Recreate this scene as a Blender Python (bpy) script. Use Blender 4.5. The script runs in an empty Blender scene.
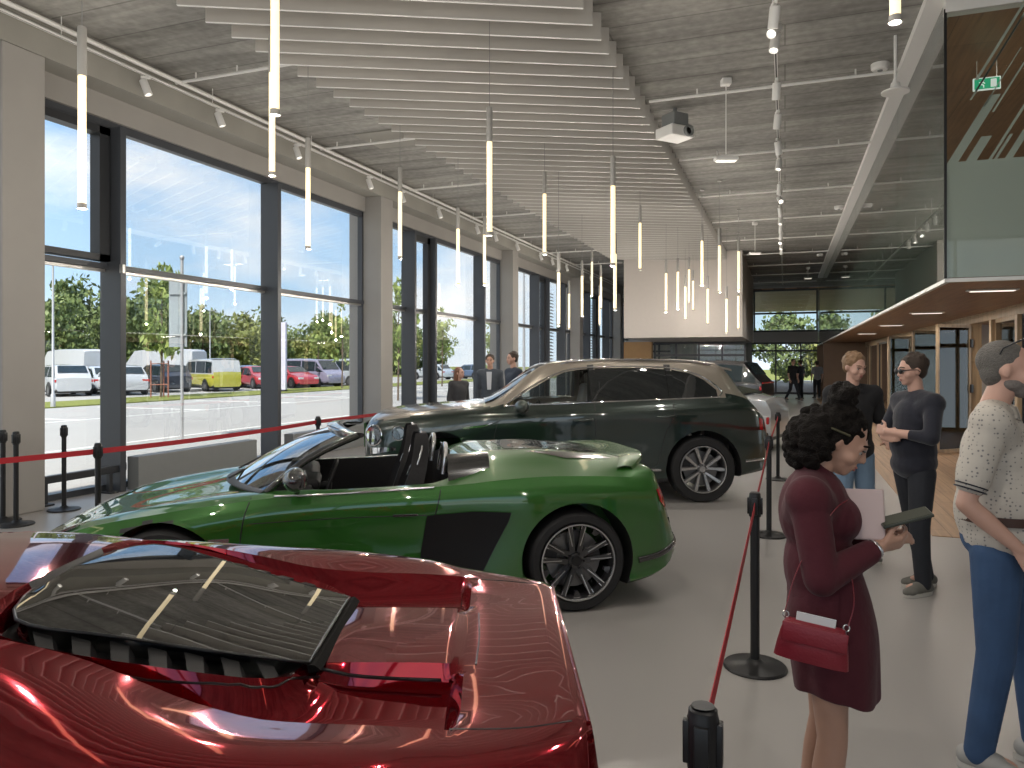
import bpy, bmesh, math, random
from mathutils import Vector, Matrix, Euler
from mathutils.bvhtree import BVHTree
PI = math.pi
SC = bpy.context.scene
COL = SC.collection
CAMH = 1.70
YAW = math.radians(20.25)
FW = Vector((-math.sin(YAW), math.cos(YAW), 0)); RT = Vector((math.cos(YAW), math.sin(YAW), 0)); UP = Vector((0, 0, 1))

def W(lat, dep, z=0.0):
    """a point given as metres to the right of the viewer, metres in front of the viewer, height"""
    p = RT * lat + FW * dep
    return Vector((p.x, p.y, z))

def P(u, v, t):
    return W((u - 512) / 740 * t, t, CAMH - (v - 362) / 740 * t)

def link(o):
    COL.objects.link(o); return o

# ---------------------------------------------------------------- materials
MATS = {}
def setin(b, k, v):
    if k in b.inputs: b.inputs[k].default_value = v

def mat(name, col, rough=.5, metal=0., coat=0., spec=.5, emit=None, es=0., noise=0., nscale=8., bump=0., alpha=1., trans=0., ior=1.45, bscale=60., sheen=0., coatr=.03):
    if name in MATS: return MATS[name]
    m = bpy.data.materials.new(name); m.use_nodes = True
    nt = m.node_tree; b = nt.nodes['Principled BSDF']
    c = (*col, 1.)
    b.inputs['Base Color'].default_value = c
    b.inputs['Roughness'].default_value = rough
    b.inputs['Metallic'].default_value = metal
    setin(b, 'Specular IOR Level', spec); setin(b, 'IOR', ior)
    setin(b, 'Coat Weight', coat); setin(b, 'Coat IOR', 1.8); setin(b, 'Coat Roughness', coatr)
    setin(b, 'Transmission Weight', trans); setin(b, 'Alpha', alpha); setin(b, 'Sheen Weight', sheen)
    if emit:
        setin(b, 'Emission Color', (*emit, 1.)); setin(b, 'Emission Strength', es)
    if noise or bump:
        tc = nt.nodes.new('ShaderNodeTexCoord')
        n = nt.nodes.new('ShaderNodeTexNoise'); n.inputs['Scale'].default_value = nscale; n.inputs['Detail'].default_value = 5
        nt.links.new(tc.outputs['Object'], n.inputs['Vector'])
        if noise:
            mx = nt.nodes.new('ShaderNodeMix'); mx.data_type = 'RGBA'
            mx.inputs[6].default_value = (*[max(0, x * (1 - noise)) for x in col], 1)
            mx.inputs[7].default_value = (*[min(1, x * (1 + noise)) for x in col], 1)
            nt.links.new(n.outputs['Fac'], mx.inputs[0]); nt.links.new(mx.outputs[2], b.inputs['Base Color'])
        if bump:
            n2 = nt.nodes.new('ShaderNodeTexNoise'); n2.inputs['Scale'].default_value = bscale
            nt.links.new(tc.outputs['Object'], n2.inputs['Vector'])
            bp = nt.nodes.new('ShaderNodeBump'); bp.inputs['Strength'].default_value = bump; bp.inputs['Distance'].default_value = .01
            nt.links.new(n2.outputs['Fac'], bp.inputs['Height']); nt.links.new(bp.outputs['Normal'], b.inputs['Normal'])
    MATS[name] = m
    return m

def nodes_of(m):
    nt = m.node_tree
    def N(t, **k):
        n = nt.nodes.new(t)
        for a, v in k.items():
            if a in n.inputs: n.inputs[a].default_value = v
            else: setattr(n, a, v)
        return n
    return nt, N, nt.links.new, nt.nodes['Principled BSDF']

def ramp(N, stops, interp='LINEAR'):
    r = N('ShaderNodeValToRGB'); r.color_ramp.interpolation = interp
    e = r.color_ramp.elements
    while len(e) < len(stops): e.new(.5)
    for i, (p, c) in enumerate(stops):
        e[i].position = p; e[i].color = (*c, 1)
    return r

def glass_mat(name, tint=(1, 1, 1), ior=1.5, rough=0., gl=(1, 1, 1), boost=1.0):
    """thin pane: clear and mirror mixed by the Fresnel term"""
    m = bpy.data.materials.new(name); m.use_nodes = True
    nt = m.node_tree; nt.nodes.clear()
    out = nt.nodes.new('ShaderNodeOutputMaterial'); mx = nt.nodes.new('ShaderNodeMixShader')
    fr = nt.nodes.new('ShaderNodeFresnel'); fr.inputs['IOR'].default_value = ior
    mu = nt.nodes.new('ShaderNodeMath'); mu.operation = 'MULTIPLY'; mu.inputs[1].default_value = boost; mu.use_clamp = True
    tr = nt.nodes.new('ShaderNodeBsdfTransparent'); tr.inputs['Color'].default_value = (*tint, 1)
    g = nt.nodes.new('ShaderNodeBsdfGlossy'); g.inputs['Roughness'].default_value = rough; g.inputs['Color'].default_value = (*gl, 1)
    nt.links.new(fr.outputs[0], mu.inputs[0]); nt.links.new(mu.outputs[0], mx.inputs[0])
    nt.links.new(tr.outputs[0], mx.inputs[1]); nt.links.new(g.outputs[0], mx.inputs[2]); nt.links.new(mx.outputs[0], out.inputs[0])
    MATS[name] = m
    return m

# ---------------------------------------------------------------- objects
def tag(o, label=None, cat=None, group=None, kind=None):
    if label: o['label'] = label
    if cat: o['category'] = cat
    if group: o['group'] = group
    if kind: o['kind'] = kind
    return o

def empty(name, loc=(0, 0, 0), rz=0., label=None, cat=None, group=None, parent=None):
    o = link(bpy.data.objects.new(name, None)); o.location = loc; o.rotation_euler = (0, 0, rz)
    o.empty_display_size = .1
    if parent: o.parent = parent
    return tag(o, label, cat, group)

def copy_tree(o, parent=None):
    c = link(o.copy()); c.parent = parent
    for ch in list(o.children): copy_tree(ch, c)
    return c

class MB:
    """collects geometry, then becomes one mesh object"""
    def __init__(s): s.bm = bmesh.new()
    def face(s, pts, mi=0):
        vs = [s.bm.verts.new(p) for p in pts]
        f = s.bm.faces.new(vs); f.material_index = mi; return f
    def box(s, c, d, rz=0., rot=None, mi=0, bev=0.):
        M_ = Matrix.Translation(c) @ (rot.to_matrix().to_4x4() if rot is not None else Matrix.Rotation(rz, 4, 'Z'))
        tmp = bmesh.new(); bmesh.ops.create_cube(tmp, size=1)
        bmesh.ops.scale(tmp, vec=d, verts=tmp.verts)
        if bev: bmesh.ops.bevel(tmp, geom=list(tmp.edges), offset=bev, segments=2, affect='EDGES', profile=.5)
        bmesh.ops.transform(tmp, matrix=M_, verts=tmp.verts)
        s.add(tmp, mi); return s
    def bb(s, a, b, mi=0, bev=0.):
        return s.box([(a[i] + b[i]) / 2 for i in range(3)], [abs(a[i] - b[i]) for i in range(3)], mi=mi, bev=bev)
    def add(s, tmp, mi=0, M_=None):
        mp = {}
        for v in tmp.verts: mp[v] = s.bm.verts.new(M_ @ v.co if M_ else v.co)
        for f in tmp.faces:
            try:
                g = s.bm.faces.new([mp[v] for v in f.verts]); g.material_index = mi
            except ValueError: pass
        tmp.free()
    def cyl(s, a, b, r, r2=None, n=16, mi=0, cap=True):
        a = Vector(a); b = Vector(b); r2 = r if r2 is None else r2
        d = b - a; L = d.length
        if L < 1e-9: return s
        z = d / L; q = z.to_track_quat('Z', 'Y'); R1 = []; R2 = []
        for i in range(n):
            w = q @ Vector((math.cos(2 * PI * i / n), math.sin(2 * PI * i / n), 0))
            R1.append(s.bm.verts.new(a + w * r)); R2.append(s.bm.verts.new(b + w * r2))
        for i in range(n):
            f = s.bm.faces.new((R1[i], R1[(i + 1) % n], R2[(i + 1) % n], R2[i])); f.material_index = mi
        if cap:
            s.bm.faces.new(R1[::-1]).material_index = mi; s.bm.faces.new(R2).material_index = mi
        return s
    def tube(s, pts, r, n=8, mi=0, closed=False, flat=None, up=None):
        """tube along a path; flat=(w,h) gives an elliptic or strap section; r may be a list"""
        pts = [Vector(p) for p in pts]; N_ = len(pts); rings = []
        prev = None
        for i, p in enumerate(pts):
            if closed: d = pts[(i + 1) % N_] - pts[i - 1]
            else: d = pts[min(i + 1, N_ - 1)] - pts[max(i - 1, 0)]
            if d.length < 1e-9: d = Vector((0, 0, 1))
            d.normalize()
            if prev is None:
                u0 = Vector(up) if up is not None else (Vector((0, 0, 1)) if abs(d.z) < .9 else Vector((1, 0, 0)))
            else: u0 = prev if up is None else Vector(up)
            x = d.cross(u0)
            if x.length < 1e-6: x = d.orthogonal()
            x.normalize(); y = x.cross(d); prev = y
            rr = r[i] if isinstance(r, (list, tuple)) else r
            ring = []
            for k in range(n):
                a = 2 * PI * k / n + PI / n
                if flat: ring.append(s.bm.verts.new(p + x * (flat[0] / 2 * math.cos(a) * 1.2) + y * (flat[1] / 2 * math.sin(a) * 1.2)))
                else: ring.append(s.bm.verts.new(p + x * rr * math.cos(a) + y * rr * math.sin(a)))
            rings.append(ring)
        for i in range(N_ if closed else N_ - 1):
            A = rings[i]; B = rings[(i + 1) % N_]
            for k in range(n):
                s.bm.faces.new((A[k], A[(k + 1) % n], B[(k + 1) % n], B[k])).material_index = mi
        if not closed:
            s.bm.faces.new(rings[0][::-1]).material_index = mi; s.bm.faces.new(rings[-1]).material_index = mi
        return s
    def lathe(s, prof, c=(0, 0, 0), n=32, axis='Z', mi=0, cap=True):
        """prof: list of (radius, height)"""
        rings = []
        c = Vector(c)
        for (r, h) in prof:
            ring = []
            for k in range(n):
                a = 2 * PI * k / n; x = r * math.cos(a); y = r * math.sin(a)
                p = {'Z': (x, y, h), 'Y': (x, h, -y), 'X': (h, x, y)}[axis]
                ring.append(s.bm.verts.new(c + Vector(p)))
            rings.append(ring)
        for A, B in zip(rings, rings[1:]):
            for k in range(n):
                s.bm.faces.new((A[k], A[(k + 1) % n], B[(k + 1) % n], B[k])).material_index = mi
        if cap and prof[0][0] > 1e-5: s.bm.faces.new(rings[0][::-1]).material_index = mi
        if cap and prof[-1][0] > 1e-5: s.bm.faces.new(rings[-1]).material_index = mi
        return s
    def sph(s, c, r, n=16, mi=0, rot=None):
        tmp = bmesh.new(); bmesh.ops.create_uvsphere(tmp, u_segments=n, v_segments=max(6, n * 2 // 3), radius=1)
        r = (r, r, r) if isinstance(r, (int, float)) else r
        M_ = Matrix.Translation(c) @ (rot.to_matrix().to_4x4() if rot is not None else Matrix()) @ Matrix.Diagonal((*r, 1))
        s.add(tmp, mi, M_); return s
    def prism(s, outline, a, b, plane='XZ', mi=0):
        """outline of 2D points swept between a and b along the remaining axis"""
        def p3(q, h): return {'XZ': (q[0], h, q[1]), 'YZ': (h, q[0], q[1]), 'XY': (q[0], q[1], h)}[plane]
        A = [s.bm.verts.new(p3(q, a)) for q in outline]; B = [s.bm.verts.new(p3(q, b)) for q in outline]
        n = len(A)
        for i in range(n): s.bm.faces.new((A[i], A[(i + 1) % n], B[(i + 1) % n], B[i])).material_index = mi
        s.bm.faces.new(A[::-1]).material_index = mi; s.bm.faces.new(B).material_index = mi
        return s
    def grid(s, rows, mi=0, closed=False):
        V = [[s.bm.verts.new(p) for p in r] for r in rows]
        for A, B in zip(V, V[1:]):
            n = len(A)
            for k in range(n if closed else n - 1):
                try: s.bm.faces.new((A[k], A[(k + 1) % n], B[(k + 1) % n], B[k])).material_index = mi
                except ValueError: pass
        return V
    def build(s, name, mats, parent=None, smooth=None, sub=0, loc=None, rz=0., fixn=True, weld=0., mods=None):
        if weld: bmesh.ops.remove_doubles(s.bm, verts=s.bm.verts, dist=weld)
        if fixn: bmesh.ops.recalc_face_normals(s.bm, faces=s.bm.faces)
        me = bpy.data.meshes.new(name); s.bm.to_mesh(me); s.bm.free()
        for m in (mats if isinstance(mats, (list, tuple)) else [mats]): me.materials.append(m)
        if smooth is not None:
            me.polygons.foreach_set('use_smooth', [True] * len(me.polygons))
            if smooth < 179: me.set_sharp_from_angle(angle=math.radians(smooth))
        o = link(bpy.data.objects.new(name, me))
        if parent: o.parent = parent
        if loc is not None: o.location = loc
        if rz: o.rotation_euler.z = rz
        if sub:
            md = o.modifiers.new('s', 'SUBSURF'); md.levels = sub; md.render_levels = sub
        return o

def cr(p0, p1, p2, p3, t):
    t2 = t * t; t3 = t2 * t
    return .5 * ((2 * p1) + (-p0 + p2) * t + (2 * p0 - 5 * p1 + 4 * p2 - p3) * t2 + (-p0 + 3 * p1 - 3 * p2 + p3) * t3)

def spline(pts, n, closed=False):
    """smooth line through pts, n samples per span"""
    pts = [Vector(p) for p in pts]; out = []; N_ = len(pts)
    for i in range(N_ if closed else N_ - 1):
        if closed: a, b, c, d = pts[i - 1], pts[i], pts[(i + 1) % N_], pts[(i + 2) % N_]
        else:
            b, c = pts[i], pts[i + 1]
            a = pts[i - 1] if i > 0 else b * 2 - c
            d = pts[i + 2] if i + 2 < N_ else c * 2 - b
        for k in range(n): out.append(cr(a, b, c, d, k / n))
    if not closed: out.append(pts[-1].copy())
    return out

def interp(tab, x):
    """monotone-ish smooth 1D table [(x, y), ...]"""
    if x <= tab[0][0]: return tab[0][1]
    if x >= tab[-1][0]: return tab[-1][1]
    for i in range(len(tab) - 1):
        if tab[i][0] <= x <= tab[i + 1][0]:
            x0, y0 = tab[i]; x1, y1 = tab[i + 1]
            m1 = (y1 - y0) / (x1 - x0)
            m0 = (y0 - tab[i - 1][1]) / (x0 - tab[i - 1][0]) if i > 0 else m1
            m2 = (tab[i + 2][1] - y1) / (tab[i + 2][0] - x1) if i + 2 < len(tab) else m1
            a = 0 if m0 * m1 <= 0 else 2 * m0 * m1 / (m0 + m1)
            b = 0 if m1 * m2 <= 0 else 2 * m1 * m2 / (m1 + m2)
            if i == 0: a = m1
            if i + 2 >= len(tab): b = m1
            h = x1 - x0; t = (x - x0) / h; t2 = t * t; t3 = t2 * t
            return (2 * t3 - 3 * t2 + 1) * y0 + (t3 - 2 * t2 + t) * h * a + (-2 * t3 + 3 * t2) * y1 + (t3 - t2) * h * b

def bake(o):
    """apply the modifiers"""
    dg = bpy.context.evaluated_depsgraph_get(); dg.update()
    me = bpy.data.meshes.new_from_object(o.evaluated_get(dg))
    o.modifiers.clear(); o.data = me
    return o

def cam_to_local(root_loc, rz):
    return Matrix.Rotation(-rz, 4, 'Z') @ Matrix.Translation(-Vector(root_loc))
# ================================================================ setting
def m_concrete_ceiling():
    m = mat('board_marked_concrete', (.45, .44, .42), .8)
    nt, N, L, b = nodes_of(m)
    tc = N('ShaderNodeTexCoord'); mp = N('ShaderNodeMapping'); mp.inputs['Scale'].default_value = (.22, 2.6, 1)
    L(tc.outputs['Object'], mp.inputs['Vector'])
    n1 = N('ShaderNodeTexNoise', Scale=1.3, Detail=8., Roughness=.65); L(mp.outputs[0], n1.inputs['Vector'])
    n2 = N('ShaderNodeTexNoise', Scale=.8, Detail=6.); L(tc.outputs['Object'], n2.inputs['Vector'])
    n3 = N('ShaderNodeTexNoise', Scale=9., Detail=8.); L(tc.outputs['Object'], n3.inputs['Vector'])
    br = N('ShaderNodeTexBrick', Scale=1.); br.inputs['Brick Width'].default_value = 4.; br.inputs['Row Height'].default_value = .62
    br.inputs['Mortar Size'].default_value = .012; br.inputs['Color1'].default_value = (.9, .9, .9, 1); br.inputs['Color2'].default_value = (1, 1, 1, 1); br.inputs['Mortar'].default_value = (.6, .6, .6, 1)
    L(tc.outputs['Object'], br.inputs['Vector'])
    r1 = ramp(N, [(.3, (.22, .215, .20)), (.52, (.36, .35, .33)), (.72, (.48, .47, .44))]); L(n1.outputs['Fac'], r1.inputs[0])
    r2 = ramp(N, [(.3, (.72, .72, .72)), (.7, (1.1, 1.1, 1.08))]); L(n2.outputs['Fac'], r2.inputs[0])
    a = N('ShaderNodeMix', data_type='RGBA', blend_type='MULTIPLY'); a.inputs[0].default_value = 1; L(r1.outputs[0], a.inputs[6]); L(r2.outputs[0], a.inputs[7])
    c = N('ShaderNodeMix', data_type='RGBA', blend_type='MULTIPLY'); c.inputs[0].default_value = 1; L(a.outputs[2], c.inputs[6]); L(br.outputs['Color'], c.inputs[7])
    r3 = ramp(N, [(.3, (.8, .8, .8)), (.7, (1.1, 1.1, 1.1))]); L(n3.outputs['Fac'], r3.inputs[0])
    d = N('ShaderNodeMix', data_type='RGBA', blend_type='MULTIPLY'); d.inputs[0].default_value = 1; L(c.outputs[2], d.inputs[6]); L(r3.outputs[0], d.inputs[7])
    L(d.outputs[2], b.inputs['Base Color'])
    bp = N('ShaderNodeBump', Strength=.4, Distance=.02); L(n1.outputs['Fac'], bp.inputs['Height']); L(bp.outputs[0], b.inputs['Normal'])
    return m

def m_floor():
    m = mat('polished_grey_resin', (.335, .32, .305), .3, spec=.45)
    nt, N, L, b = nodes_of(m)
    tc = N('ShaderNodeTexCoord')
    n1 = N('ShaderNodeTexNoise', Scale=.5, Detail=2.); L(tc.outputs['Object'], n1.inputs['Vector'])
    r1 = ramp(N, [(.2, (.315, .30, .288)), (.8, (.35, .335, .32))]); L(n1.outputs['Fac'], r1.inputs[0]); L(r1.outputs[0], b.inputs['Base Color'])
    return m

def m_wood(name, c1, c2, axis='Y', w=.19, rough=.35):
    m = mat(name, c1, rough)
    nt, N, L, b = nodes_of(m)
    tc = N('ShaderNodeTexCoord'); mp = N('ShaderNodeMapping')
    if axis == 'Y': mp.inputs['Rotation'].default_value = (0, 0, PI / 2)
    if axis == 'Z': mp.inputs['Rotation'].default_value = (0, PI / 2, 0)
    L(tc.outputs['Object'], mp.inputs['Vector'])
    br = N('ShaderNodeTexBrick', Scale=1.); br.inputs['Brick Width'].default_value = 1.7; br.inputs['Row Height'].default_value = w
    br.inputs['Mortar Size'].default_value = .004; br.inputs['Bias'].default_value = 0.
    br.inputs['Color1'].default_value = (*c1, 1); br.inputs['Color2'].default_value = (*c2, 1); br.inputs['Mortar'].default_value = (*[x * .45 for x in c1], 1)
    L(mp.outputs[0], br.inputs['Vector'])
    m2 = N('ShaderNodeMapping'); m2.inputs['Scale'].default_value = (1.2, 22, 22); L(mp.outputs[0], m2.inputs['Vector'])
    n1 = N('ShaderNodeTexNoise', Scale=1., Detail=5.); L(m2.outputs[0], n1.inputs['Vector'])
    r1 = ramp(N, [(.3, (.72, .72, .72)), (.7, (1.12, 1.1, 1.06))]); L(n1.outputs['Fac'], r1.inputs[0])
    a = N('ShaderNodeMix', data_type='RGBA', blend_type='MULTIPLY'); a.inputs[0].default_value = 1
    L(br.outputs['Color'], a.inputs[6]); L(r1.outputs[0], a.inputs[7]); L(a.outputs[2], b.inputs['Base Color'])
    return m

M_CEIL = m_concrete_ceiling(); M_FLOOR = m_floor()
M_BEAM = mat('cast_concrete', (.31, .30, .27), .8, noise=.18, nscale=1.5, bump=.15)
M_COLUMN = mat('pale_concrete', (.33, .315, .295), .75, noise=.08, nscale=2.)
M_PLASTER = mat('warm_white_plaster', (.54, .495, .46), .8, noise=.03)
M_WHITE = mat('white_metal', (.78, .77, .75), .4)
M_ANTH = mat('anthracite_aluminium', (.06, .065, .075), .35, spec=.5)
M_DARK = mat('dark_grey_metal', (.03, .032, .036), .4)
M_GREYBOX = mat('grey_sheet_steel', (.22, .23, .23), .5, noise=.05)
M_GLASS = glass_mat('window_glass', (.985, .99, .985), 1.5, boost=.3)
M_GLASSR = glass_mat('door_glass', (.9, .93, .91), 1.5, boost=1.6)
M_WOODF = m_wood('oak_floor_boards', (.36, .22, .125), (.42, .27, .16), 'Y', .19, .4)
M_WOODC = m_wood('walnut_soffit_panel', (.30, .165, .085), (.34, .19, .10), 'Y', .6, .4)
M_WOODT = m_wood('light_wood_frame', (.44, .32, .20), (.48, .35, .22), 'Z', .3, .45)
M_WOODD = mat('dark_wood_wall', (.17, .10, .06), .5, noise=.12, nscale=3.)
M_WOODO = mat('orange_plywood', (.52, .30, .13), .5, noise=.1, nscale=4.)
M_LOUVRE = mat('white_slat_metal', (.46, .44, .41), .5)
M_LED = mat('warm_tube_light', (1, .9, .7), .4, emit=(1., .80, .46), es=1.15)
M_SPOTG = mat('lit_lamp_face', (1, 1, 1), .3, emit=(1., .93, .82), es=1.6)
M_LEDW = mat('soffit_light_face', (1, 1, 1), .4, emit=(1., .9, .78), es=1.3)
M_STEEL = mat('brushed_steel', (.5, .49, .47), .35, metal=.9)
M_BLACK = mat('satin_black', (.012, .012, .013), .38)
M_CABLE = mat('grey_cable', (.25, .25, .25), .5)

CZ = 5.68; XW = -8.45; XC = -7.97; XR = 3.33; YE = 42.0; YB = -9.0; SOF = 2.58; XG = 1.62; YG = 9.1; XRR = 9.0
def st(name, mb, m, smooth=None, label=None):
    o = mb.build(name, m, smooth=smooth); o['kind'] = 'structure'
    return o

# floor, split so wood and grey do not overlap
f = MB(); f.bb((XW - .35, YB, -.2), (XRR, YE + .4, 0)); st('floor', f, M_FLOOR)
f = MB(); f.bb((1.35, 8.2, 0), (XRR, YE, .006)); st('floor_oak', f, M_WOODF)
f = MB(); f.bb((XW - .35, YB, CZ), (XRR, YE + .4, CZ + .3)); st('ceiling', f, M_CEIL)
# down-stand beam over the window line
f = MB(); f.bb((XC, YB, 5.2), (XW - .35, YE, CZ)); st('trim_beam', f, M_BEAM)
COLY = [-2.4 - 8.05, -2.4, 5.62, 13.65, 21.7, 29.75, 37.8]
for i, y in enumerate(COLY[1:]):
    f = MB(); f.bb((XC, y, 0), (XW - .3, y + .5, 5.2), bev=.015); st('wall_column_%d' % (i + 1), f, M_COLUMN)
# lintel between header and beam, per bay
edges = [YB] + [c for y in COLY[1:] for c in (y, y + .5)] + [YE]
bays = [(edges[i], edges[i + 1]) for i in range(0, len(edges), 2)]
for i, (a, b) in enumerate(bays):
    f = MB(); f.bb((XW - .2, a, 4.89), (XW + .1, b, 5.2)); st('wall_left_%d' % (i + 1), f, M_COLUMN)
# windows
mull = {0: [-6.5, -4.], 1: [-.9, 2.2], 2: [7.35, 10.55], 3: [15.55, 16.65, 19.85], 4: [24.9, 26.1, 28.2], 5: [32.2, 34., 36.], 6: [39.6]}
for i, (a, b) in enumerate(bays):
    root = empty('window_%d' % (i + 1), (XW, (a + b) / 2, 0)); root['kind'] = 'structure'
    oy = (a + b) / 2
    def q(x, y, z): return (x - XW, y - oy, z)
    f = MB()
    f.bb(q(XW - .06, a, 4.78), q(XW + .05, b, 4.89)); f.bb(q(XW - .06, a, 0), q(XW + .05, b, .08))
    f.bb(q(XW - .06, a, 0), q(XW + .05, a + .05, 4.89)); f.bb(q(XW - .06, b - .05, 0), q(XW + .05, b, 4.89))
    f.build('window_frame', M_ANTH, root)
    for y in mull[i]:
        f = MB(); f.bb(q(XW - .06, y - .045, .0), q(XW + .30, y + .045, 4.785), bev=.004); f.build('mullion', M_ANTH, root)
    f = MB(); f.bb(q(XW - .05, a, 2.93), q(XW + .07, b, 3.0)); f.bb(q(XW - .05, a, 2.89), q(XW + .03, b, 2.925), mi=1)
    f.build('transom', [M_ANTH, M_STEEL], root)
    if i == 2:
        f = MB(); y0, y1 = a + .06, mull[i][0] - .06
        for (p1, p2) in (((y0, 3.02), (y0 + .05, 4.76)), ((y1 - .16, 3.02), (y1, 4.76)), ((y0, 3.02), (y1, 3.1)), ((y0, 4.66), (y1, 4.76))):
            f.bb(q(XW - .03, p1[0], p1[1]), q(XW + .14, p2[0], p2[1]))
        f.build('window_sash', M_DARK, root)
        f = MB(); f.bb(q(XW + .28, mull[i][0] - .05, 2.86), q(XW + .34, mull[i][0] + .0, 2.98), bev=.01); f.build('latch', M_STEEL, root)
    if i in (3, 4, 5):
        y0, y1 = mull[i][0] + .06, mull[i][1] - .06
        f = MB(); f.bb(q(XW + .05, y1 - .14, .05), q(XW + .16, y1, 4.76)); f.bb(q(XW + .05, y0, 4.62), q(XW + .16, y1, 4.76)); f.build('window_sash', M_DARK, root)
    if i in (4, 5):
        y0 = mull[i][1]; y1 = mull[i][2]
        f = MB()
        for k in range(22): f.box(q(XW - .35, (y0 + y1) / 2 + .6, 1.7 + k * .13), (.09, (y1 - y0) * .8, .02), rot=Euler((0, .5, 0)))
        f.build('louvre_blind', M_GREYBOX, root)
    ys = [a + .05] + mull[i] + [b - .05]
    for y0, y1 in zip(ys, ys[1:]):
        for z0, z1 in ((.08, 2.93), (3.0, 4.78)):
            f = MB(); f.bb(q(XW - .004, y0, z0), q(XW + .004, y1, z1)); f.build('pane', M_GLASS, root)
# thresholds outside
f = MB(); f.bb((XW - .9, YB, -.12), (XW - .35, YE, -.02)); st('trim_plinth', f, M_COLUMN)
# back wall with glass, right-hand lobby wall with glass (behind the viewer)
def glazed(name, a, b, z0, z1, n, head, sill, M_f, M_g, dz=.0):
    """glazed wall from point a to b (2D)"""
    a = Vector((*a, 0)); b = Vector((*b, 0)); d = (b - a); L = d.length; d.normalize(); rz = math.atan2(d.y, d.x)
    root = empty(name, a, rz); root['kind'] = 'structure'
    f = MB()
    for i in range(n + 1): f.bb((L * i / n - .04 if 0 < i < n else (0 if i == 0 else L - .08), -.05, z0), ((L * i / n + .04) if 0 < i < n else (.08 if i == 0 else L), .05, z1))
    for z in (z0 + .05, head, z1 - .05): f.bb((0, -.045, z - .05), (L, .045, z + .05))
    f.build('glazing_frame', M_f, root)
    for i in range(n):
        f = MB(); f.bb((L * i / n + .04, -.004, z0 + .1), (L * (i + 1) / n - .04, .004, z1 - .1)); f.build('pane', M_g, root)
    return root
glazed('window_8', (XW, YB), (XRR, YB), 0, CZ, 9, 2.9, .1, M_ANTH, M_GLASS)
f = MB(); f.bb((XRR, YB, 0), (XRR + .25, YG + .2, CZ)); f.bb((XRR, YG + .2, SOF + .3), (XRR + .25, YE, CZ)); st('wall_right', f, M_PLASTER)
f = MB(); f.bb((XW - .35, YE + .15, 0), (XG - 4, YE + .4, CZ)); st('wall_far', f, M_PLASTER)

# mezzanine over the right-hand side
f = MB(); f.bb((XG + .05, YG + .05, SOF), (XRR, YE, SOF + .03)); st('ceiling_walnut', f, M_WOODC)
f = MB(); f.bb((XG + .06, YG + .06, SOF + .03), (XRR, YE, SOF + .35)); st('ceiling_mezzanine_slab', f, M_PLASTER)
f = MB(); f.bb((XG, YG, SOF - .02), (XRR, YG + .05, SOF + .02)); f.bb((XG, YG, SOF - .02), (XG + .05, YE, SOF + .02)); st('trim_soffit_edge', f, M_WHITE)
f = MB(); f.bb((XG - .19, 6., CZ - .10), (XG, 37, CZ)); st('trim_bulkhead', f, M_WHITE)
f = MB(); f.bb((XG, YG - .02, 5.46), (XRR, YG + .12, CZ)); st('trim_bulkhead_front', f, M_WHITE)
# glass parapet: side and front panes with the film graphic
M_FILM = mat('grey_green_glass_film', (.44, .47, .43), .4)
M_GLSIDE = glass_mat('parapet_glass', (.86, .92, .9), 1.6, boost=.85)
M_GLFRONT = glass_mat('parapet_front_glass', (.96, .98, .96), 1.5, boost=.5)
rt = empty('window_9', (XG, YG, 0)); rt['kind'] = 'structure'
L_ = YE - YG
for k in range(9):
    f = MB(); f.bb((.0, L_ * k / 9 + .006, SOF + .02), (.012, L_ * (k + 1) / 9 - .006, CZ - .1)); f.build('parapet_pane', M_GLSIDE, rt)
for k in range(4):
    f = MB(); f.bb(((XRR - XG) * k / 4 + .006, 0, SOF + .02), ((XRR - XG) * (k + 1) / 4 - .006, .012, 5.46)); f.build('parapet_pane', M_GLFRONT, rt)
f = MB(); f.bb((-.012, -.012, SOF + .02), (.014, .014, 5.5)); f.build('corner_seal', M_BLACK, rt)
rnd = random.Random(5)
f = MB()   # film graphic: solid lower band, dissolving upward in slanted strips
f.bb((.014, .016, SOF + .03), (XRR - XG, .019, 3.85))
def strip(x0, z0, L, w, ax):
    dx = .5 * L; dz = .866 * L; p = [(x0, z0), (x0 + w, z0), (x0 + w + dx, z0 + dz), (x0 + dx, z0 + dz)]
    zt = 5.44
    if z0 + dz > zt:
        k = (zt - z0) / dz; p[2] = (x0 + w + dx * k, zt); p[3] = (x0 + dx * k, zt)
    if ax: f.face([(a, .0175, b) for a, b in p])
    else: f.face([(.0175, max(0.02, a), b) for a, b in p])
x = .02
while x < 7.:
    w = rnd.choice((.02, .03, .045, .07, .10)); strip(x, 3.84, rnd.choice((.3, .5, .8, 1.1, 1.5, 1.9)), w, True)
    x += w + rnd.choice((.02, .04, .07, .11))
for k in range(16):
    strip(rnd.uniform(-.3, 6.5) if k > 4 else rnd.uniform(.0, .8), rnd.uniform(4.2, 4.8), rnd.uniform(.4, 1.2), rnd.choice((.012, .02, .03)), True)
f.build('film_graphic', M_FILM, rt)
f = MB()
f.bb((.014, .014, SOF + .03), (.018, L_, 4.1))
y = .03
while y < 12:
    w = rnd.choice((.03, .05, .08, .12)); h = 4.1 + rnd.choice((.1, .3, .5, .7, .9, 1.1)) * max(.2, 1 - y / 14)
    f.bb((.015, y, 4.09), (.018, y + w, min(h, 5.4))); y += w + rnd.choice((.03, .06, .1, .16))
f.build('film_graphic', M_FILM, rt)
# room behind the parapet
f = MB(); f.bb((XG + 2.6, YG + .2, SOF + .35), (XG + 2.75, YE, CZ)); st('wall_mezzanine', f, M_WOODD)
f = MB(); f.bb((XG + .1, YG + .2, 5.5), (XRR, YE, 5.56)); st('ceiling_mezzanine', f, M_WOODC)

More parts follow.
